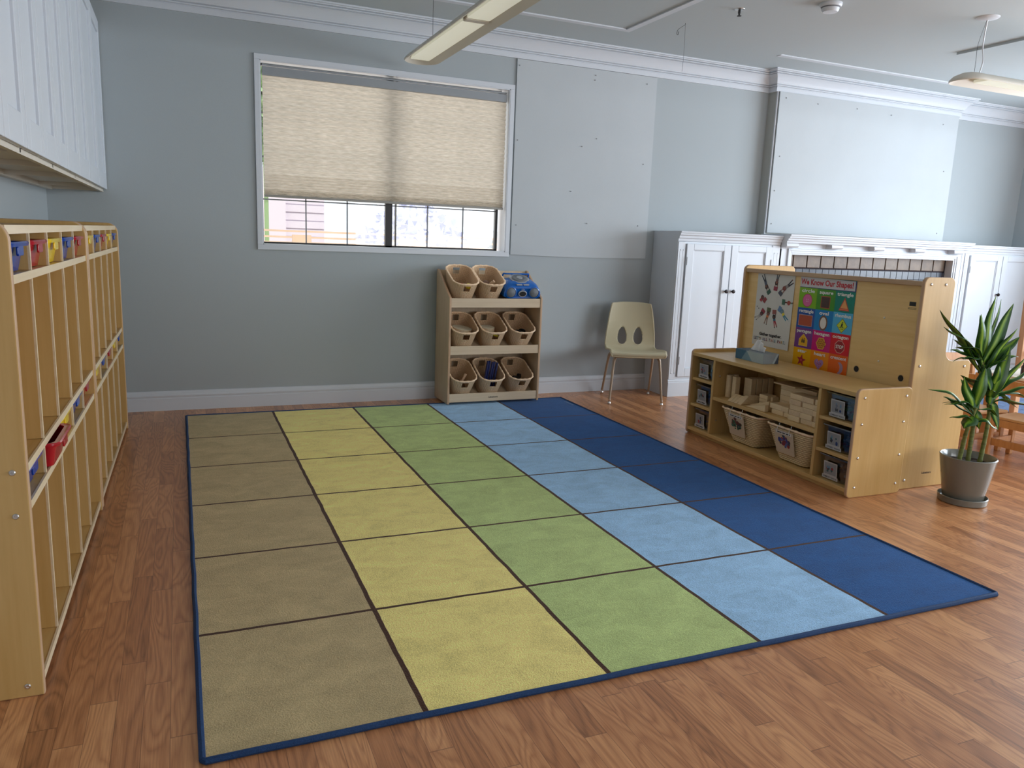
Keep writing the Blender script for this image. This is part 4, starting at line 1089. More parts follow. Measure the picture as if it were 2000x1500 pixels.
# central walls of long planks
for k in range(5):
    blk(.150, .186, -.985 + .0, -.700, k * .033, k * .033 + .0325, 'long wooden plank lying in a low wall, %s from the bottom' % ORD[k])
for k in range(4):
    blk(.215, .250, -.690, -.640, k * .036, k * .036 + .0355, 'small square wooden block in the back left column, %s from the bottom' % ORD[k], 'blockx')
# front bricks, two layers
blk(.060, .130, -.838, -.742, 0, .030, 'wooden brick, lower left of the front pile in the middle'); blk(.060, .130, -.885, -.842, 0, .030, 'wooden brick, lower right of the front pile in the middle')
blk(.055, .130, -.826, -.730, .0302, .060, 'wooden brick, upper left of the front pile in the middle'); blk(.050, .150, -.888, -.830, .0302, .060, 'wooden brick, upper right of the front pile in the middle')
# stacked bricks at the right, ends facing out
for c, (ya, yb3) in enumerate(((-.994, -.905), (-1.086, -.997), (-1.135, -1.089))):
    for k in range(5):
        j = .004 * ((c * 2 + k) % 3)
        blk(.034 + j, .120, ya, yb3, k * .0305, k * .0305 + .030, 'small wooden brick in the right-hand stack, column %s from left, %s from the bottom' % (ORD[c], ORD[k]), 'blockx' if (c + k) % 2 else 'block')
blk(.090, .250, -.880, -.700, .168, .176, 'thin flat board lying on top of the low wall of planks')
for k in range(4):
    blk(.262, .298, -1.13, -.700, .036 * k, .036 * k + .0355, 'long wooden plank in the wall at the very back, %s from the bottom' % ORD[k])
blk(.200, .240, -1.05, -.70, 0, .165, 'broad wooden board on edge behind the low wall of planks')

# ---------------------------------------------------------------- tissue box on the unit
tb = thing('tissue_box', 'blue and grey tissue box with a white tissue on the block shelf', 'tissue box', (3.276, -1.588, .5462), math.radians(-2))
bw, bd, bh = .265, .115, .060
bm = NB(); cols_ = [(150, 172, 180), (52, 102, 132), (118, 152, 168), (168, 184, 188), (62, 76, 92), (140, 150, 154)]
ms = [mat('carton', rgb(*c), .45) for c in cols_]
box(bm, -bd/2, bd/2, -bw/2, bw/2, 0, bh, 0)
Tf = lambda u, v, d: (-bd/2 - .0004 - d, bw/2 - u, v); Ts = lambda u, v, d: (-bd/2 + u, -bw/2 - .0004 - d, v); Tt = lambda u, v, d: (-bd/2 + u, bw/2 - v, bh + .0004 + d)
poly2d(bm, [(0, 0), (.060, 0), (.105, bh), (0, bh)], Tf, 0, 1); poly2d(bm, [(.060, 0), (.165, 0), (.105, bh)], Tf, .0002, 2); poly2d(bm, [(.165, 0), (bw, 0), (bw, bh), (.105, bh)], Tf, .0003, 3)
poly2d(bm, [(0, 0), (.085, 0), (bd, bh), (0, bh)], Ts, 0, 5); poly2d(bm, [(.085, 0), (bd, 0), (bd, bh)], Ts, .0002, 4); poly2d(bm, [(.07, 0), (.085, 0), (bd, bh), (.10, bh)], Ts, .0003, 3)
poly2d(bm, [(0, 0), (bd, 0), (bd, bw), (0, bw)], Tt, 0, 5); poly2d(bm, [(0, 0), (bd, 0), (0, .12)], Tt, .0002, 1); poly2d(bm, ell(bd/2, bw/2, .020, .075), Tt, .0004, 4)
link('carton', bm, ms, tb)
bm = NB(); nn = 14; mm = 7; G = []
for j in range(mm):
    v = j / (mm - 1); row = []
    for i in range(nn):
        u = i / (nn - 1)
        y = .072 - .150 * u + v * (.018 - .05 * u) * -1 + .0; x = .004 * math.sin(u * 17 + v * 2) * (1 + v) + v * .012 * math.sin(u * 6)
        y = (.07 - .145 * u) * (1 - .28 * v) - v * .030
        z = bh - .004 + v * (.060 + .022 * math.sin(u * 3.0 + .4) - .020 * u)
        row.append(bm.verts.new((x, y, z)))
    G.append(row)
for j in range(mm - 1):
    for i in range(nn - 1): bm.faces.new((G[j][i], G[j][i + 1], G[j + 1][i + 1], G[j + 1][i]))
to = link('tissue', bm, M['tissue'], tb, smooth=True, angle=80); md = to.modifiers.new('t', 'SOLIDIFY'); md.thickness = .001

# ================================================================= TALL PLAY UNIT (its back towards us)
TX, TY0, TY1 = 3.462, -2.556, -1.165
tu = thing('play_unit', 'tall maple play kitchen unit seen from its back, behind the block shelf', 'play unit', (0, 0, 0))
TH = 1.122
# near side panel: tall narrow back part, stepping out lower down
def arc(cx, cy, r, a0, a1, n=6): return [(cx + r * math.cos(math.radians(a0 + (a1 - a0) * i / n)), cy + r * math.sin(math.radians(a0 + (a1 - a0) * i / n))) for i in range(n + 1)]
xa, xb, xc = TX, TX + .222, TX + .425
near = [(xa + .004, 0), (xc, 0)] + arc(xc - .030, .690 - .030, .030, 0, 90) + arc(xb + .055, .690 + .055, .055, 270, 180) + arc(xb - .035, TH - .035, .035, 0, 90) + arc(xa + .035, TH - .035, .035, 90, 180)
bm = NB(); prism(bm, near, 'y', TY0, TY0 + .022, 1, 0); sp_ = link('side_panel', bm, [M['maple'], M['edge']], tu, bevel=.005, seg=3)
for a, b in ((xa + .045, 1.085), (xa + .150, 1.085), (xa + .040, .665), (xc - .05, .655), (xa + .04, .05)):
    bm = NB(); lathe(bm, [(.008, 0), (.0072, -.0028), (.004, -.005), (.0001, -.0055)], (a, TY0, b), 14, axis='y'); link('screw', bm, M['metal'], sp_, smooth=True)
bm = NB(); text_into(bm, 'Lakeshore', .017, lambda u, v, d: (u, TY0 - .0006 - d, v), xa + .20, .075, 0, 0, .0003); link('printed_name', bm, mat('burnt_print', rgb(60, 44, 32), .6), sp_)
bm = NB(); prism(bm, rounded(TX, TX + .425, 0, TH, .035, 6, (0, 0, 1, 1)), 'y', TY1 - .022, TY1, 1, 0); link('side_panel', bm, [M['maple'], M['edge']], tu, bevel=.005, seg=3)
bm = NB(); box(bm, TX + .030, TX + .038, TY0 + .022, TY1 - .022, .04, TH - .03)
bp_ = link('back_panel', bm, wood('maple_back', rgb(240, 204, 138), rgb(228, 188, 118), 'y', .4), tu)
for hy, hz in ((-2.165, .585), (-2.462, .585)):
    bm = NB(); lathe(bm, [(.0165, .0), (.018, -.002), (.0205, -.002), (.0205, 0)], (TX + .030, hy, hz), 22, axis='x'); link('grommet', bm, M['maplex'], bp_, smooth=True)
    bm = NB(); lathe(bm, [(.0001, -.001), (.0168, -.001)], (TX + .030, hy, hz), 22, axis='x'); link('cable_hole', bm, M['black'], bp_)
for hy, hz in ((-2.31, .890), (-2.308, .652)):
    bm = NB(); lathe(bm, [(.0055, 0), (.005, -.002), (.0001, -.0035)], (TX + .030, hy, hz), 12, axis='x'); link('screw', bm, M['metal'], bp_, smooth=True)
bm = NB(); T = lambda u, v, d: (TX + .0295 - d, -u, v)
poly2d(bm, [(2.455, .968), (2.495, .968), (2.495, .990), (2.455, .990)], T, .0002, 0)
for k in range(2): poly2d(bm, [(2.449, .958 - k * .006), (2.50, .958 - k * .006), (2.50, .9598 - k * .006), (2.449, .9598 - k * .006)], T, .0002, 0)
link('maker_stamp', bm, M['black'], bp_)
bm = NB(); box(bm, TX + .006, TX + .034, TY0 + .022, TY1 - .022, TH - .048, TH - .022); link('top_rail', bm, M['edgey'], tu, bevel=.004)
bm = NB(); box(bm, TX + .038, TX + .415, TY0 + .022, TY1 - .022, .60, .622); link('counter', bm, M['mapley'], tu, bevel=.002)
bm = NB(); box(bm, TX + .038, TX + .40, TY0 + .022, TY1 - .022, .06, .08); box(bm, TX + .38, TX + .40, TY0 + .022, TY1 - .022, .08, .60); link('cupboard_front', bm, M['mapley'], tu)
bm = NB(); box(bm, TX + .038, TX + .21, TY0 + .022, TY1 - .022, .90, .918); link('upper_shelf', bm, M['mapley'], tu)

# ---------------------------------------------------------------- poster 1: gather together
PX = TX + .0285
def poster_T(yl, zt, w, h):
    # u 0..1 from left to right as seen, v 0..1 from top
    return lambda u, v, d: (PX - d, yl - u * w, zt - v * h)
pw, ph = .338, .470
T1 = poster_T(-1.283, 1.078, pw, ph)
bm = NB(); ms = [mat('poster_paper', rgb(216, 214, 206), .45)]
def addm(c, r=.45): ms.append(mat('poster_ink', rgb(*c), r)); return len(ms) - 1
n = 10; G0 = [[bm.verts.new(T1(i / n, j / n, .0008 + .004 * (i / n) * (j / n) ** 2)) for i in range(n + 1)] for j in range(n + 1)]
G1 = [[bm.verts.new(T1(i / n, j / n, .0002 + .004 * (i / n) * (j / n) ** 2)) for i in range(n + 1)] for j in range(n + 1)]
for j in range(n):
    for i in range(n):
        bm.faces.new((G0[j][i], G0[j][i + 1], G0[j + 1][i + 1], G0[j + 1][i])); bm.faces.new((G1[j][i], G1[j + 1][i], G1[j + 1][i + 1], G1[j][i + 1]))
def cv(u, v): return .0014 + .004 * u * v * v
def kid(foot, hip, head, book, skin, top, legs, bookc, hair=(40, 28, 24)):
    """a small cut-paper figure lying from foot to head with a book in its hands"""
    A_ = ph / pw
    f, hp, hd, bk = [Vector((p[0], p[1] * A_)) for p in (foot, hip, head, book)]
    ax = (hd - hp).normalized(); nx = Vector((-ax.y, ax.x))
    def quad(a, b, wa, wb, c, d):
        t = (b - a).normalized(); nn_ = Vector((-t.y, t.x))
        P_ = [a + nn_ * wa, a - nn_ * wa, b - nn_ * wb, b + nn_ * wb]; poly2d(bm, [(p.x, p.y / A_) for p in P_], T1, cv(hd.x, hd.y / A_) + d, c)
    lg, tp, sk, bc, hr = addm(legs), addm(top), addm(skin), addm(bookc), addm(hair)
    for s in (-1, 1): quad(f + nx * s * .030, hp + nx * s * .012, .010, .016, lg, 0); quad(f + nx * s * .030, f + nx * s * .030 - ax * .02, .012, .010, hr, .0001)
    quad(hp, hp + (hd - hp) * .72, .034, .028, tp, .0002)
    for s in (-1, 1): quad(hp + (hd - hp) * .6 + nx * s * .03, bk + nx * s * .03, .009, .008, sk, .0003)
    d = (bk - hd).normalized() if (bk - hd).length > 1e-3 else ax; e = Vector((-d.y, d.x)); c_ = bk
    P_ = [c_ + d * .040 + e * .052, c_ + d * .040 - e * .052, c_ - d * .040 - e * .052, c_ - d * .040 + e * .052]
    poly2d(bm, [(p.x, p.y / A_) for p in P_], T1, cv(bk.x, bk.y / A_) + .0005, bc)
    poly2d(bm, [(p[0], p[1] / A_) for p in ell(hd.x, hd.y, .042, .042, 14)], T1, cv(hd.x, hd.y / A_) + .0007, hr if sum(hair) < 500 else hr)
    c2 = hd - ax * .012; poly2d(bm, [(p[0], p[1] / A_) for p in ell(c2.x, c2.y, .028, .026, 12)], T1, cv(hd.x, hd.y / A_) + .0008, sk)
kid((.15, .04), (.22, .12), (.265, .19), (.34, .255), (120, 78, 60), (70, 84, 104), (36, 42, 60), (44, 92, 72))
kid((.56, .005), (.54, .07), (.525, .125), (.515, .20), (140, 80, 60), (110, 70, 66), (90, 96, 100), (150, 40, 64))
kid((.94, .09), (.84, .145), (.74, .185), (.655, .255), (146, 72, 56), (150, 140, 134), (28, 28, 40), (76, 80, 96), (132, 56, 46))
kid((.97, .37), (.90, .37), (.90, .37 + .001), (.76, .366), (168, 66, 50), (70, 116, 92), (70, 116, 92), (62, 108, 84), (168, 66, 50))
kid((.92, .62), (.80, .545), (.745, .49), (.68, .465), (120, 150, 160), (232, 208, 60), (70, 140, 170), (96, 134, 172), (90, 130, 150))
kid((.615, .71), (.57, .635), (.548, .58), (.545, .515), (80, 52, 44), (60, 120, 150), (170, 40, 60), (150, 84, 76), (20, 16, 16))
kid((.33, .685), (.36, .60), (.383, .545), (.39, .495), (130, 84, 66), (232, 130, 60), (150, 120, 100), (84, 94, 60), (70, 44, 40))
kid((.05, .635), (.14, .60), (.20, .56), (.235, .525), (110, 60, 60), (168, 164, 160), (190, 186, 180), (150, 44, 60), (50, 32, 34))
kid((.085, .475), (.13, .39), (.18, .335), (.25, .37), (120, 60, 50), (170, 50, 60), (216, 212, 204), (150, 54, 54), (60, 34, 32))
lt = addm((26, 26, 30))
Tt1 = lambda u, v, d: (PX - d, -1.283 - u, 1.078 - ph + v)
text_into(bm, 'Gather together.', .0275, Tt1, .168, .068, cv(.5, .83) + .001, lt, .0010, maxw=.205)
cx = .014
for chh, c in zip("LET'S ALL TAKE PART.", [(50, 64, 90), (60, 50, 90), (70, 130, 140), (90, 90, 100), (160, 130, 90), None, (70, 70, 120), (80, 70, 110), (150, 60, 80), None, (50, 60, 90), (190, 90, 80), (170, 120, 110), (110, 150, 160), None, (110, 40, 60), (190, 50, 50), (210, 170, 70), (70, 130, 140), (120, 120, 120)]):
    if c is None: cx += .0125; continue
    w_ = .0165 if chh not in "'." else .006
    text_into(bm, chh, .026, Tt1, cx + w_ / 2, .036, cv(.5 if cx < .2 else .9, .93) + .0012, addm(c), .0006, maxw=w_ * .74); cx += w_
po1 = link('gather_poster', bm, ms); tag(po1, 'white poster of drawn children with books in a ring, taped on the tall unit\'s back', 'poster')

# ---------------------------------------------------------------- poster 2: shapes
sw, shh = .432, .556
T2 = lambda u, v, d: (PX - d, -1.668 - u, 1.080 - v)
bm = NB(); ms = [mat('shapes_paper', rgb(214, 210, 212), .2)]
gl = .22
box(bm, PX - .0006, PX - .0001, -1.668 - sw, -1.668, 1.080 - shh, 1.080, 0)
teal = addm((10, 130, 120), gl); navy_ = addm((36, 44, 110), gl)
poly2d(bm, [(0, 0), (sw, 0), (sw, .012), (0, .008)], T2, .0009, teal)
poly2d(bm, [(0, .006), (sw - .008, .010), (sw - .008, .066), (0, .066)], T2, .0010, 0); poly2d(bm, [(sw - .008, 0), (sw, 0), (sw, .070), (0, .070), (0, .066), (sw - .008, .066)], T2, .0008, navy_)
redt = addm((196, 30, 44), gl)
TTx = lambda u, v, d: (PX - d, -1.668 - u, 1.080 - v * 1)
def tx2(s, cu, cv_, size, mi, bold, mw=None, d=.0016):
    text_into(bm, s, size, lambda u, v, dd_: (PX - dd_, -1.668 - u, 1.080 + v), cu, -cv_, d, mi, bold, maxw=mw)
tx2('We Know Our Shapes!', .210, .050, .046, redt, .0014, sw * .94)
cwd = sw / 3; y0s = .070; rh = .122
bgc = [(128, 186, 26), (70, 150, 40), (10, 136, 116), (30, 84, 164), (20, 132, 200), (88, 182, 224), (122, 60, 140), (206, 16, 120), (220, 30, 44), (240, 176, 10), (242, 146, 20), (236, 104, 24)]
nm = ['circle', 'square', 'triangle', 'rectangle', 'oval', 'rhombus', 'pentagon', 'hexagon', 'octagon', 'star', 'heart', 'crescent']
wh = addm((244, 244, 238), gl)
def P2(pts, c, d):
    poly2d(bm, pts, T2, d, c if isinstance(c, int) else addm(c, .35))
def ngon(cx, cy, rx, ry, n, a0=0): return ell(cx, cy, rx, ry, n, a0)
for k in range(12):
    i, j = k % 3, k // 3; x0, y0 = i * cwd, y0s + j * rh; cx_, cy_ = x0 + cwd / 2, y0 + rh * .62
    P2([(x0, y0), (x0 + cwd, y0), (x0 + cwd, min(y0 + rh, shh)), (x0, min(y0 + rh, shh))], addm(bgc[k], gl), .0010)
    tx2(nm[k], cx_, y0 + rh * .225, .028, wh, .0007, min(.118, .0155 * len(nm[k]) + .012))
    R = .036
    if k == 0: P2(ell(cx_, cy_, R + .003, R + .004), (170, 34, 60), .0013); P2(ell(cx_, cy_, R, R), (224, 100, 160), .0016); [P2(ell(cx_ + a, cy_ + b, .003, .003, 8), (240, 210, 220), .0019) for a in (-.006, .006) for b in (-.006, .006)]
    if k == 1: P2(rounded(cx_ - R, cx_ + R, cy_ - R, cy_ + R, .004, 2), (176, 84, 40), .0013); P2(rounded(cx_ - R + .005, cx_ + R - .005, cy_ - R + .005, cy_ + R - .005, .003, 2), (70, 44, 34), .0016)
    if k == 2: P2([(cx_, cy_ - R * 1.15), (cx_ + R * 1.1, cy_ + R), (cx_ - R * 1.1, cy_ + R)], (190, 60, 40), .0013); P2([(cx_, cy_ - R * .82), (cx_ + R * .75, cy_ + R * .62), (cx_ - R * .75, cy_ + R * .62)], (240, 170, 100), .0016); P2([(cx_ - R * .85, cy_ + R * .72), (cx_ + R * .85, cy_ + R * .72), (cx_ + R * .92, cy_ + R * .88), (cx_ - R * .92, cy_ + R * .88)], (236, 130, 80), .0017)
    if k == 3: P2([(cx_ - .056, cy_ - R * .95), (cx_ + .056, cy_ - R * .95), (cx_ + .056, cy_ + R * .95), (cx_ - .056, cy_ + R * .95)], (200, 170, 170), .0013); P2([(cx_ - .053, cy_ - R * .87), (cx_ + .053, cy_ - R * .87), (cx_ + .053, cy_ + R * .87), (cx_ - .053, cy_ + R * .87)], (178, 76, 44), .0016)
    if k == 4: P2(ell(cx_, cy_, R * .92, R * 1.25), (120, 84, 60), .0013); P2(ell(cx_, cy_, R * .66, R * .95), (232, 226, 218), .0016)
    if k == 5:
        P2([(cx_, cy_ - R * 1.2), (cx_ + R * 1.15, cy_), (cx_, cy_ + R * 1.2), (cx_ - R * 1.15, cy_)], (120, 100, 20), .0013); P2([(cx_, cy_ - R * 1.08), (cx_ + R * 1.03, cy_), (cx_, cy_ + R * 1.08), (cx_ - R * 1.03, cy_)], (206, 220, 50), .0016)
        bk_ = addm((30, 34, 20)); P2(ell(cx_ + .003, cy_ - .020, .004, .004, 8), bk_, .0019); P2([(cx_ - .004, cy_ - .015), (cx_ + .007, cy_ - .014), (cx_ + .004, cy_ + .0), (cx_ + .010, cy_ + .010), (cx_ + .006, cy_ + .012), (cx_, cy_ + .002), (cx_ - .006, cy_ + .012), (cx_ - .010, cy_ + .010)], bk_, .0019)
        P2([(cx_ - .022, cy_ + .009), (cx_ + .022, cy_ + .009), (cx_ + .022, cy_ + .011), (cx_ - .022, cy_ + .011)], bk_, .0018); P2([(cx_ - .012, cy_ + .018), (cx_ + .012, cy_ + .018), (cx_ + .012, cy_ + .020), (cx_ - .012, cy_ + .020)], bk_, .0018)
    if k == 6:
        pg = lambda s: [(cx_, cy_ - R * 1.15 * s), (cx_ + R * s, cy_ - R * .15), (cx_ + R * s, cy_ + R * .95 * s), (cx_ - R * s, cy_ + R * .95 * s), (cx_ - R * s, cy_ - R * .15)]
        P2(pg(1), (232, 216, 120), .0013); P2(pg(.92), (236, 176, 20), .0016); bk_ = addm((30, 26, 24))
        for a in (-.007, .008): P2(ell(cx_ + a, cy_ - .012, .0035, .0035, 8), bk_, .0019); P2([(cx_ + a - .005, cy_ - .007), (cx_ + a + .005, cy_ - .007), (cx_ + a + .006, cy_ + .014), (cx_ + a - .006, cy_ + .014)], bk_, .0019)
    if k == 7:
        P2(ngon(cx_, cy_, R * 1.08, R * 1.08, 6, PI / 6 * 0), (230, 200, 90), .0013); P2(ngon(cx_, cy_, R, R, 6), (216, 150, 40), .0016); rd = random.Random(4)
        for a in range(5):
            for b in range(5):
                if (a - 2) ** 2 + (b - 2) ** 2 < 6.5: P2(ngon(cx_ + (a - 2) * .0125 + (b % 2) * .006, cy_ + (b - 2) * .0115, .0042, .0042, 6), (110, 60, 20) if rd.random() < .7 else (150, 40, 30), .0019)
    if k == 8:
        P2(ngon(cx_, cy_, R * 1.10, R * 1.10, 8, PI / 8), (226, 170, 160), .0013); P2(ngon(cx_, cy_, R * .99, R * .99, 8, PI / 8), (160, 26, 40), .0016); tx2('STOP', cx_, cy_ + .009, .028, wh, .0008, R * 1.55, .0019)
    if k == 9:
        pts_ = []
        for q in range(10):
            a = -PI / 2 + q * PI / 5 + .12; r = R * 1.1 if q % 2 == 0 else R * .46; pts_.append((cx_ + r * math.cos(a), cy_ + r * math.sin(a)))
        P2(pts_, (176, 40, 54), .0013); P2(ell(cx_, cy_, R * .2, R * .2, 8), (216, 90, 90), .0016)
    if k == 10:
        hp = []
        for q in range(30):
            t_ = 2 * PI * q / 30; hp.append((cx_ + R * 1.0 * (math.sin(t_) ** 3), cy_ - R * .065 * (13 * math.cos(t_) - 5 * math.cos(2 * t_) - 2 * math.cos(3 * t_) - math.cos(4 * t_))))
        P2(hp, (176, 130, 180), .0013); rd = random.Random(9)
        for q in range(22): a = rd.random() * 2 * PI; r = rd.random() ** .5 * R * .62; P2(ell(cx_ + r * math.cos(a), cy_ - .004 + r * math.sin(a), .0032, .0032, 6), ((230, 80, 110), (226, 150, 180), (190, 60, 90))[q % 3], .0016)
    if k == 11:
        cp = [(cx_ + .006 + R * math.cos(a), cy_ + R * math.sin(a)) for a in [math.radians(-75 + 150 * q / 14) for q in range(15)]] + [(cx_ - .014 + R * .92 * math.cos(a), cy_ + R * .95 * math.sin(a)) for a in [math.radians(62 - 124 * q / 14) for q in range(15)]]
        P2(cp, (172, 140, 160), .0013)
po2 = link('shapes_poster', bm, ms); tag(po2, 'glossy coloured shapes poster headed We Know Our Shapes on the tall unit\'s back', 'poster')

# ================================================================= POTTED PLANT
PC = Vector((3.640, -2.795, 0))
rv = Vector((.918, -.397, 0)); vv = Vector((.397, .918, 0))     # sideways and depth directions used to spread the leaves
pt_ = thing('potted_plant', 'leafy green corn plant with three canes in a grey pot beside the play unit', 'plant', PC)
bm = NB(); lathe(bm, [(.0001, .016), (.088, .016), (.094, .024), (.129, .232), (.131, .240), (.126, .243), (.121, .236), (.112, .19), (.0001, .19)], n=48); link('pot', bm, M['pot'], pt_, smooth=True, angle=50)
bm = NB(); lathe(bm, [(.0001, 0), (.100, 0), (.112, .004), (.116, .034), (.112, .036), (.107, .012), (.0001, .012)], n=48); link('saucer', bm, M['pot'], pt_, smooth=True, angle=50)
bm = NB(); lathe(bm, [(.0001, .206), (.06, .210), (.116, .204)], n=40)
rd = random.Random(2)
for v in bm.verts: v.co.z += rd.uniform(-.003, .005)
link('soil', bm, M['soil'], pt_, smooth=True)
def leafmat():
    m, nt, b = nodes('striped_leaf'); N = nt.nodes; L = nt.links
    uv = N.new('ShaderNodeUVMap'); sp = N.new('ShaderNodeSeparateXYZ'); L.new(uv.outputs[0], sp.inputs[0])
    a = N.new('ShaderNodeMath'); a.operation = 'ABSOLUTE'; s = N.new('ShaderNodeMath'); s.operation = 'SUBTRACT'; s.inputs[1].default_value = .5; L.new(sp.outputs['X'], s.inputs[0]); L.new(s.outputs[0], a.inputs[0])
    n = N.new('ShaderNodeTexNoise'); n.inputs['Scale'].default_value = 14; mpp = N.new('ShaderNodeMapping'); mpp.inputs['Scale'].default_value = (3, .4, 1); L.new(uv.outputs[0], mpp.inputs[0]); L.new(mpp.outputs[0], n.inputs['Vector'])
    ad = N.new('ShaderNodeMath'); ad.operation = 'MULTIPLY_ADD'; L.new(n.outputs[0], ad.inputs[0]); ad.inputs[1].default_value = .16; L.new(a.outputs[0], ad.inputs[2])
    r = N.new('ShaderNodeValToRGB'); L.new(ad.outputs[0], r.inputs[0]); e = r.color_ramp.elements
    e[0].position = .08; e[0].color = rgb(150, 184, 66); e[1].position = .32; e[1].color = rgb(34, 78, 24); e.new(.20).color = rgb(96, 146, 40)
    L.new(r.outputs[0], b.inputs['Base Color']); b.inputs['Roughness'].default_value = .4; b.inputs['Specular IOR Level'].default_value = .35
    return m
M['leaf'] = leafmat(); M['cane'] = mat('cane', rgb(104, 112, 52), .6, noise=.35, nscale=10, stretch=(1, 1, 9))
def leaf(bm, uvl, a, b, w, droop, roll, rd):
    """strap leaf from a to b, arching; a little fold along the midrib"""
    n = 12; a = Vector(a); b = Vector(b); d = b - a; L_ = d.length
    side = d.cross(Vector((0, 0, 1)))
    if side.length < .02: side = rv.copy()
    side.normalize()
    if abs(d.normalized().z) > .8: side = (rv * math.cos(roll) + vv * math.sin(roll)); side = (side - d * side.dot(d) / d.length_squared).normalized()
    up = side.cross(d).normalized()
    if up.z < 0: up = -up
    if roll and abs(d.normalized().z) <= .8: side = (side * math.cos(roll) + up * math.sin(roll)); up = d.cross(side).normalized()
    G = []
    ph_ = rd.random() * 6
    for i in range(n + 1):
        t = i / n; c = a + d * t + Vector((0, 0, 1)) * (droop + (.07 if abs(d.normalized().z) < .8 else 0)) * L_ * (4 * t * (1 - t)) * (1 - .2 * t) + up * .006 * math.sin(t * 9 + ph_)
        ww = w * 1.2 * (.30 + .70 * math.sin(min(1, t / .45) * PI / 2)) * (max(0, 1 - ((t - .45) / .55) ** 2.0) if t > .45 else 1); ww = max(ww, .0008)
        G.append([bm.verts.new(c - side * ww + up * ww * .35), bm.verts.new(c), bm.verts.new(c + side * ww + up * ww * .35)])
    for i in range(n):
        for k in range(2):
            f = bm.faces.new((G[i][k], G[i][k + 1], G[i + 1][k + 1], G[i + 1][k]))
            for lp, (u, v) in zip(f.loops, ((k, i), (k + 1, i), (k + 1, i + 1), (k, i + 1))): lp[uvl].uv = (u / 2, v / n)
def crown_(base, tips, seed, extra):
    rd = random.Random(seed); bm = NB(); uvl = bm.loops.layers.uv.new('UVMap')
    b0 = rv * base[0] + Vector((0, 0, base[1])) + vv * base[2]
    for (l, z, dep, w, dr) in tips:
        tip = rv * l + Vector((0, 0, z)) + vv * (base[2] + dep); st = b0 + Vector((0, 0, rd.uniform(-.05, .03))) + vv * rd.uniform(-.008, .008)
        leaf(bm, uvl, st, tip, w, dr, rd.uniform(-.4, .4), rd)
    for _ in range(extra):                                        # leaves on the far side and small inner leaves
        a = rd.uniform(.1, PI - .1); r = rd.uniform(.10, .2); tip = b0 + rv * math.cos(a) * r + vv * math.sin(a) * r * rd.choice((1, 1, -.35)) + Vector((0, 0, rd.uniform(-.08, .14)))
        leaf(bm, uvl, b0 + Vector((0, 0, rd.uniform(-.04, .02))), tip, .017, .12, rd.uniform(-.5, .5), rd)
    return bm
A_t = [(-.075 + .10, 1.048, .0, .022, .0), (-.045, .957, -.03, .022, .0), (-.02, .95, .02, .018, 0), (.13, 1.013, .02, .024, -.02), (.085, 1.03, .05, .012, -.03), (.134, .899, -.03, .02, -.05), (.19, .848, .02, .026, .04), (.20, .80, .06, .022, .08),
       (-.235, .97, .0, .024, -.02), (-.225, .886, -.03, .024, .06), (-.165, .785, -.05, .022, .16), (-.145, .765, .03, .018, .12), (-.137, .714, .0, .018, .14), (-.11, .734, -.04, .016, .10), (.115, .765, -.05, .022, .10), (.05, .739, .05, .02, .1), (.134, .734, .0, .022, .15), (.03, .58, -.07, .018, .10)]
B_t = [(-.030, .704, -.03, .026, 0), (-.120, .653, -.01, .022, -.02), (-.105, .635, .03, .02, 0), (-.275, .587, .0, .022, .10), (-.20, .509, -.02, .016, .12), (-.155, .438, .0, .018, .22), (-.098, .400, -.04, .032, .12), (.075, .400, -.03, .022, .15), (-.014, .671, .03, .02, .02), (.10, .46, .02, .018, .1), (.03, .38, .04, .02, .1)]
C_t = [(.068, .709, -.03, .022, 0), (.123, .805, .0, .026, -.02), (.198, .759, -.01, .022, -.03), (.24, .678, .03, .024, .0), (.26, .603, -.02, .022, .06), (.26, .542, .03, .02, .12), (.27, .500, -.03, .024, .10), (.182, .515, .02, .016, .15), (.112, .385, -.02, .018, .16), (-.136, .658, -.06, .022, .04), (.009, .734, .02, .018, 0), (.11, .433, .03, .016, .1), (.03, .60, -.06, .018, .0)]
for base, tips, seed in (((.012, .70, .02), A_t, 1), ((-.032, .47, -.05), B_t, 2), ((.065, .545, .0), C_t, 3)):
    bm = crown_(base, tips, seed, 3); o = link('leaf_crown', bm, M['leaf'], pt_, smooth=True, angle=180); o.modifiers.new('t', 'SOLIDIFY').thickness = .0008
for pa in ([(-.058, .20, -.02), (-.052, .38, -.04), (-.030, .50, -.05)], [(.000, .20, .0), (.010, .38, .015), (.012, .56, .02), (.012, .72, .02)], [(.050, .195, -.015), (.068, .38, -.005), (.066, .56, 0)]):
    pts = [rv * a + vv * c + Vector((0, 0, b)) for a, b, c in pa]; pts = smooth_path(pts, 14); bm = NB()
    tube(bm, pts, [(.0108 if k % 3 else .0122) * (1 - .25 * k / len(pts)) for k in range(len(pts))], 12); link('cane', bm, M['cane'], pt_, smooth=True)

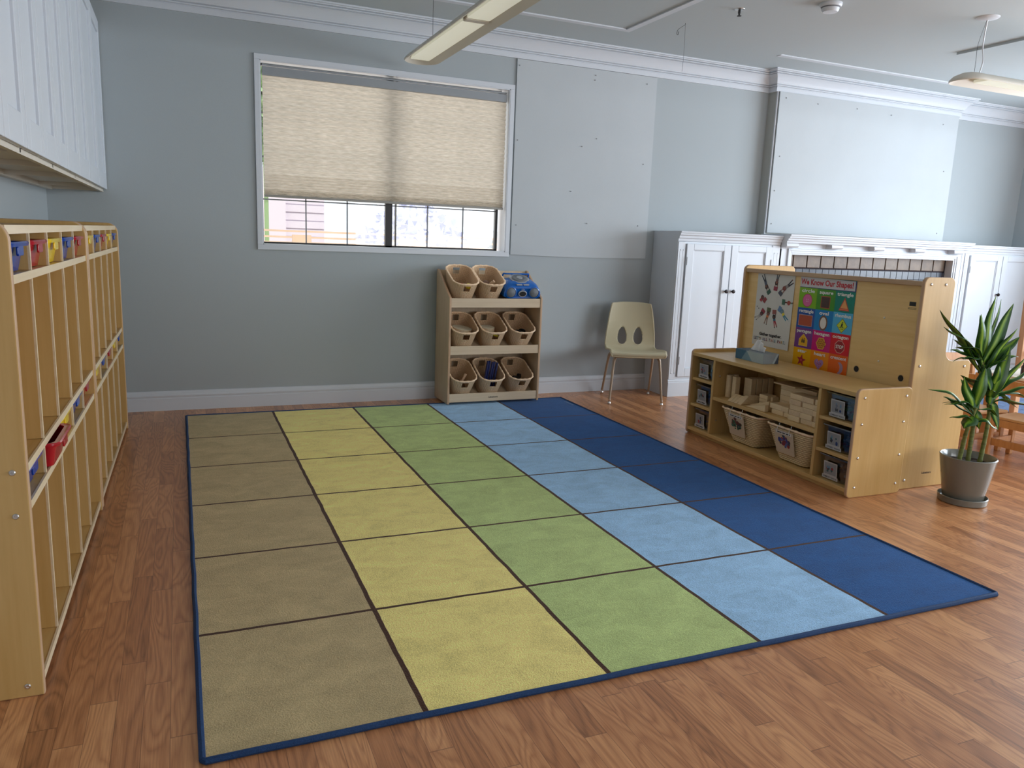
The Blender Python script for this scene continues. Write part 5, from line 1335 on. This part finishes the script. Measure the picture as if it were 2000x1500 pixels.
# ================================================================= CEILING LIGHTS AND FITTINGS
def stadium(L0, L1, w, n=12, end='both'):
    """outline along local +y from L0 to L1"""
    pts = []
    for i in range(n + 1):
        a = PI + PI * i / n; pts.append((w * math.cos(a), L0 + w * 1.0 * math.sin(a) + 0))
    for i in range(n + 1):
        a = PI * i / n; pts.append((w * math.cos(a), L1 + w * math.sin(a)))
    return pts
def pendant(label, loc, rotz, Ln, lens_segs, wires, canopy=None):
    t = thing('pendant_light', label, 'lamp', loc, rotz, 'long pendant ceiling lights')
    w = .118; bm = NB()
    lev = [(w * .98, .012), (w, .006), (w, .0), (w * .97, -.003), (w * .60, .028), (w * .58, .040)]      # rim, then the hollow underside rising to the lens
    rings = []
    for ww, z in lev: rings.append([bm.verts.new((p[0], p[1], z)) for p in stadium(w, Ln - w, ww)])
    top = [(w * .98, .012), (w * .80, .034), (w * .45, .052), (w * .30, .056)]
    tops = [rings[0]] + [[bm.verts.new((p[0], p[1], z)) for p in stadium(w, Ln - w, ww)] for ww, z in top[1:]]
    for R_ in (rings, tops):
        for a, b in zip(R_, R_[1:]):
            for i in range(len(a)): bm.faces.new((a[i], a[(i + 1) % len(a)], b[(i + 1) % len(a)], b[i]))
    bm.faces.new(rings[-1]); bm.faces.new(tops[-1]); link('shell', bm, M['beige'], t, smooth=True, angle=30)
    for y0, y1 in lens_segs:
        bm = NB(); prism(bm, rounded(-.066, .066, y0, y1, .012, 3), 'z', .018, .036)
        link('lens', bm, M['lens'], t, bevel=.003)
    for i, (y0, y1) in enumerate(zip([a for _, a in lens_segs], [b for b, _ in lens_segs][1:])):
        bm = NB(); box(bm, -.068, .068, y0 + .006, y1 - .006, .012, .036); link('crossbar', bm, M['beige'], t, bevel=.006)
    for wx, wy, top_, r in wires:
        bm = NB(); tube(bm, smooth_path([(wx, wy, .05), (wx + (.012 if r > .003 else 0), wy, .12), (wx - .004 if r > .003 else wx, wy + .0, top_ * .6), (wx if canopy is None else canopy[0], wy if canopy is None else canopy[1], top_)]), r, 6); link('cable' if r > .003 else 'wire', bm, M['white'] if r > .003 else M['dark'], t, smooth=True)
    if canopy:
        bm = NB(); lathe(bm, [(.0001, -.016), (.020, -.015), (.060, -.008), (.068, -.002), (.068, 0)], (canopy[0], canopy[1], canopy[2]), 32); link('canopy', bm, M['white'], t, smooth=True)
    return t
pendant('long pendant light hanging over the rug in front of the window, running towards the camera', (1.512, -.055, 2.352), PI, 3.6, [(.05, 1.10), (1.16, 1.95), (2.0, 2.7), (2.75, 3.45)],
        [(0.055, .52, ZC - 2.352 + .0055, .0012), (0, 2.9, ZC - 2.352 + .0055, .0012)])
pendant('pendant light hanging at top right below the bright ceiling, cut by the frame', (4.67, -1.60, 2.352), -PI / 2, 3.2, [(.24, 1.2), (1.25, 2.2), (2.25, 3.0)],
        [(.06, .13, ZC + .006 - 2.352, .0042), (.06, .08, ZC + .006 - 2.352, .0012)], (.11, .07, ZC + .006 - 2.352))
sk = thing('sprinkler_head', 'small metal fire sprinkler head on the ceiling', 'sprinkler', (3.315, -1.077, ZC))
bm = NB(); lathe(bm, [(.0001, -.006), (.020, -.006), (.032, -.002), (.033, 0)], n=28); link('escutcheon', bm, M['metal'], sk, smooth=True)
bm = NB(); lathe(bm, [(.009, -.004), (.009, -.022), (.006, -.028), (.006, -.036), (.014, -.038), (.014, -.041), (.0001, -.041)], n=16); link('nozzle', bm, M['dark'], sk, smooth=True, angle=30)
sd = thing('smoke_detector', 'round white smoke detector on the ceiling', 'detector', (3.70, -1.45, ZC))
bm = NB(); lathe(bm, [(.066, 0), (.066, -.012), (.062, -.018), (.060, -.022), (.0001, -.022)], n=36); link('base', bm, M['white'], sd, smooth=True, angle=30)
bm = NB(); lathe(bm, [(.056, -.022), (.054, -.028), (.0001, -.028)], n=36); link('grille', bm, M['groove'], sd)
bm = NB(); lathe(bm, [(.052, -.028), (.050, -.040), (.042, -.050), (.0001, -.052)], n=36); link('cap', bm, M['white'], sd, smooth=True, angle=30)
hs_ = thing('ceiling_hook', 'bent wire hook with a long hanging string from the ceiling', 'hook', (3.21, -.645, ZC))
bm = NB(); tube(bm, smooth_path([(0, 0, 0), (-.002, 0, -.012), (-.03, .0, -.03), (-.055, 0, -.05), (-.062, 0, -.075), (-.052, 0, -.08), (-.048, 0, -.06)]), .0016, 6); link('wire_hook', bm, M['dark'], hs_, smooth=True)
bm = NB(); tube(bm, smooth_path([(0, 0, -.01), (.006, 0, -.15), (.002, 0, -.31)]), .0012, 5); link('string', bm, M['groove'], hs_)

# ================================================================= CHILDREN'S TABLE CORNER
def kchair(label, loc, rz, group='small wooden chairs'):
    t = thing('child_chair', label, 'chair', loc, rz, group)
    w, dpt = .31, .28
    for sx in (-1, 1):
        bm = NB(); prism(bm, [(-.145, 0), (-.110, 0), (-.095, .25), (-.125, .52), (-.155, .52), (-.130, .25)], 'x', sx * (w / 2 - .014) - .014, sx * (w / 2 - .014) + .014)
        link('back_leg', bm, M['oak'], t, bevel=.004)
        bm = NB(); box(bm, sx * (w / 2 - .014) - .014, sx * (w / 2 - .014) + .014, .110, .145, 0, .25); link('front_leg', bm, M['oak'], t, bevel=.004)
        bm = NB(); box(bm, sx * (w / 2 - .014) - .010, sx * (w / 2 - .014) + .010, -.105, .110, .085, .125); link('stretcher', bm, M['oak'], t, bevel=.003)
    bm = NB(); box(bm, -w / 2, w / 2, -.11, .155, .250, .268); link('seat', bm, wood('seat_wood', rgb(216, 172, 126), rgb(198, 150, 104), 'y', .4), t, bevel=.005)
    for y in (-.115, .120): bm = NB(); box(bm, -w / 2 + .028, w / 2 - .028, y, y + .016, .205, .250); link('apron', bm, M['oak'], t, bevel=.002)
    bm = NB(); box(bm, -w / 2 + .028, w / 2 - .028, -.122, -.106, .085, .130); link('back_stretcher', bm, M['oak'], t, bevel=.002)
    bm = NB(); prism(bm, [(-.122, .415), (-.138, .415), (-.152, .505), (-.136, .505)], 'x', -w / 2 + .028, w / 2 - .028); link('backrest', bm, M['oak'], t, bevel=.003)
    return t
c1 = kchair('small wooden chair with its back to us, behind the grey pot at the table', (4.745, -2.355, 0), math.radians(-90 + 6))
dup(c1, (5.46, -1.42, 0), (0, 0, math.radians(170)), 'small wooden chair beyond the play unit, only its backrest showing')
dup(c1, (4.74, -1.975, 0), (0, 0, math.radians(-93)), 'small wooden chair half hidden behind the plant canes')
tbk = thing('child_table', 'low wooden children\'s table with cream top behind the plant', 'table', (5.43, -2.28, 0), math.radians(4))
bm = NB(); prism(bm, rounded(-.40, .60, -.55, .48, .05, 5), 'z', .448, .470); link('tabletop', bm, [M['cream']], tbk, bevel=.004)
bm = NB()
for q in ((-.36, -.342, -.48, .41), (.54, .558, -.48, .41)): box(bm, q[0], q[1], q[2], q[3], .385, .448)
for q in ((-.342, .54, -.50, -.482), (-.342, .54, .41, .428)): box(bm, q[0], q[1], q[2], q[3], .385, .448)
link('apron', bm, M['oak'], tbk, bevel=.003)
for lx, ly in ((-.35, -.49), (.55, -.49), (-.35, .42), (.55, .42)):
    bm = NB(); box(bm, lx - .025, lx + .025, ly - .025, ly + .025, 0, .448); link('leg', bm, M['oak'], tbk, bevel=.006)
for (x, y, r, h, lab) in ((5.06, -1.96, .022, .085, 'small dark brown jar on the far left corner of the children\'s table'), (5.16, -2.02, .020, .07, 'small black jar beside the dark brown one on the table')):
    o = thing('jar', lab, 'jar', (x, y, .4702)); bm = NB(); lathe(bm, [(.0001, 0), (r, 0), (r * 1.05, h * .3), (r, h * .8), (r * .6, h)], n=20); link('jar_body', bm, mat('dark_glass', rgb(50, 32, 30), .2), o, smooth=True)
    bm = NB(); lathe(bm, [(r * .65, h - .005), (r * .65, h + .012), (.0001, h + .012)], n=16); link('lid', bm, M['black'], o, smooth=True, angle=30)
bm = NB(); prism(bm, rounded(-.09, .09, -.06, .06, .02, 4), 'z', 0, .045); tag(link('toy_tray', bm, mat('tray_blue', rgb(96, 128, 178), .5), loc=(5.22, -2.40, .4702), bevel=.01), 'blue-grey tray on the children\'s table at the picture\'s right edge', 'tray')
bm = NB(); prism(bm, rounded(-.75, .75, -.55, .55, .05, 4), 'z', .001, .010); tag(link('blue_rug', bm, mat('blue_rug', rgb(92, 112, 146), .95, noise=.35, nscale=30), loc=(6.9, -1.25, 0)), 'blue patterned floor rug far behind the small wooden chair', 'rug')
# easel
ez = thing('wooden_easel', 'pale wooden easel at the far right edge behind the table', 'easel', (6.12, -1.36, .0102), math.radians(-10))
M['pale'] = wood('easel_wood', rgb(222, 178, 140), rgb(204, 158, 120), 'z', .5)
for x in (-.0, .62):
    bm = NB(); prism(bm, [(-.03, 0), (.02, 0), (.055, 1.26), (.005, 1.26)], 'x', x - .022, x + .022); link('post', bm, M['pale'], ez, bevel=.004)
for z in (1.20, .52): bm = NB(); box(bm, .022, .598, .0, .03, z, z + .05); link('crossbar', bm, M['pale'], ez, bevel=.003)
bm = NB(); box(bm, .03, .59, .030, .036, .57, 1.20); link('black_board', bm, M['black'], ez)
bm = NB(); box(bm, .0, .62, -.14, -.03, .50, .512); box(bm, .0, .62, -.15, -.14, .50, .55); link('tray', bm, M['pale'], ez, bevel=.002)
print('objects', len(bpy.data.objects))
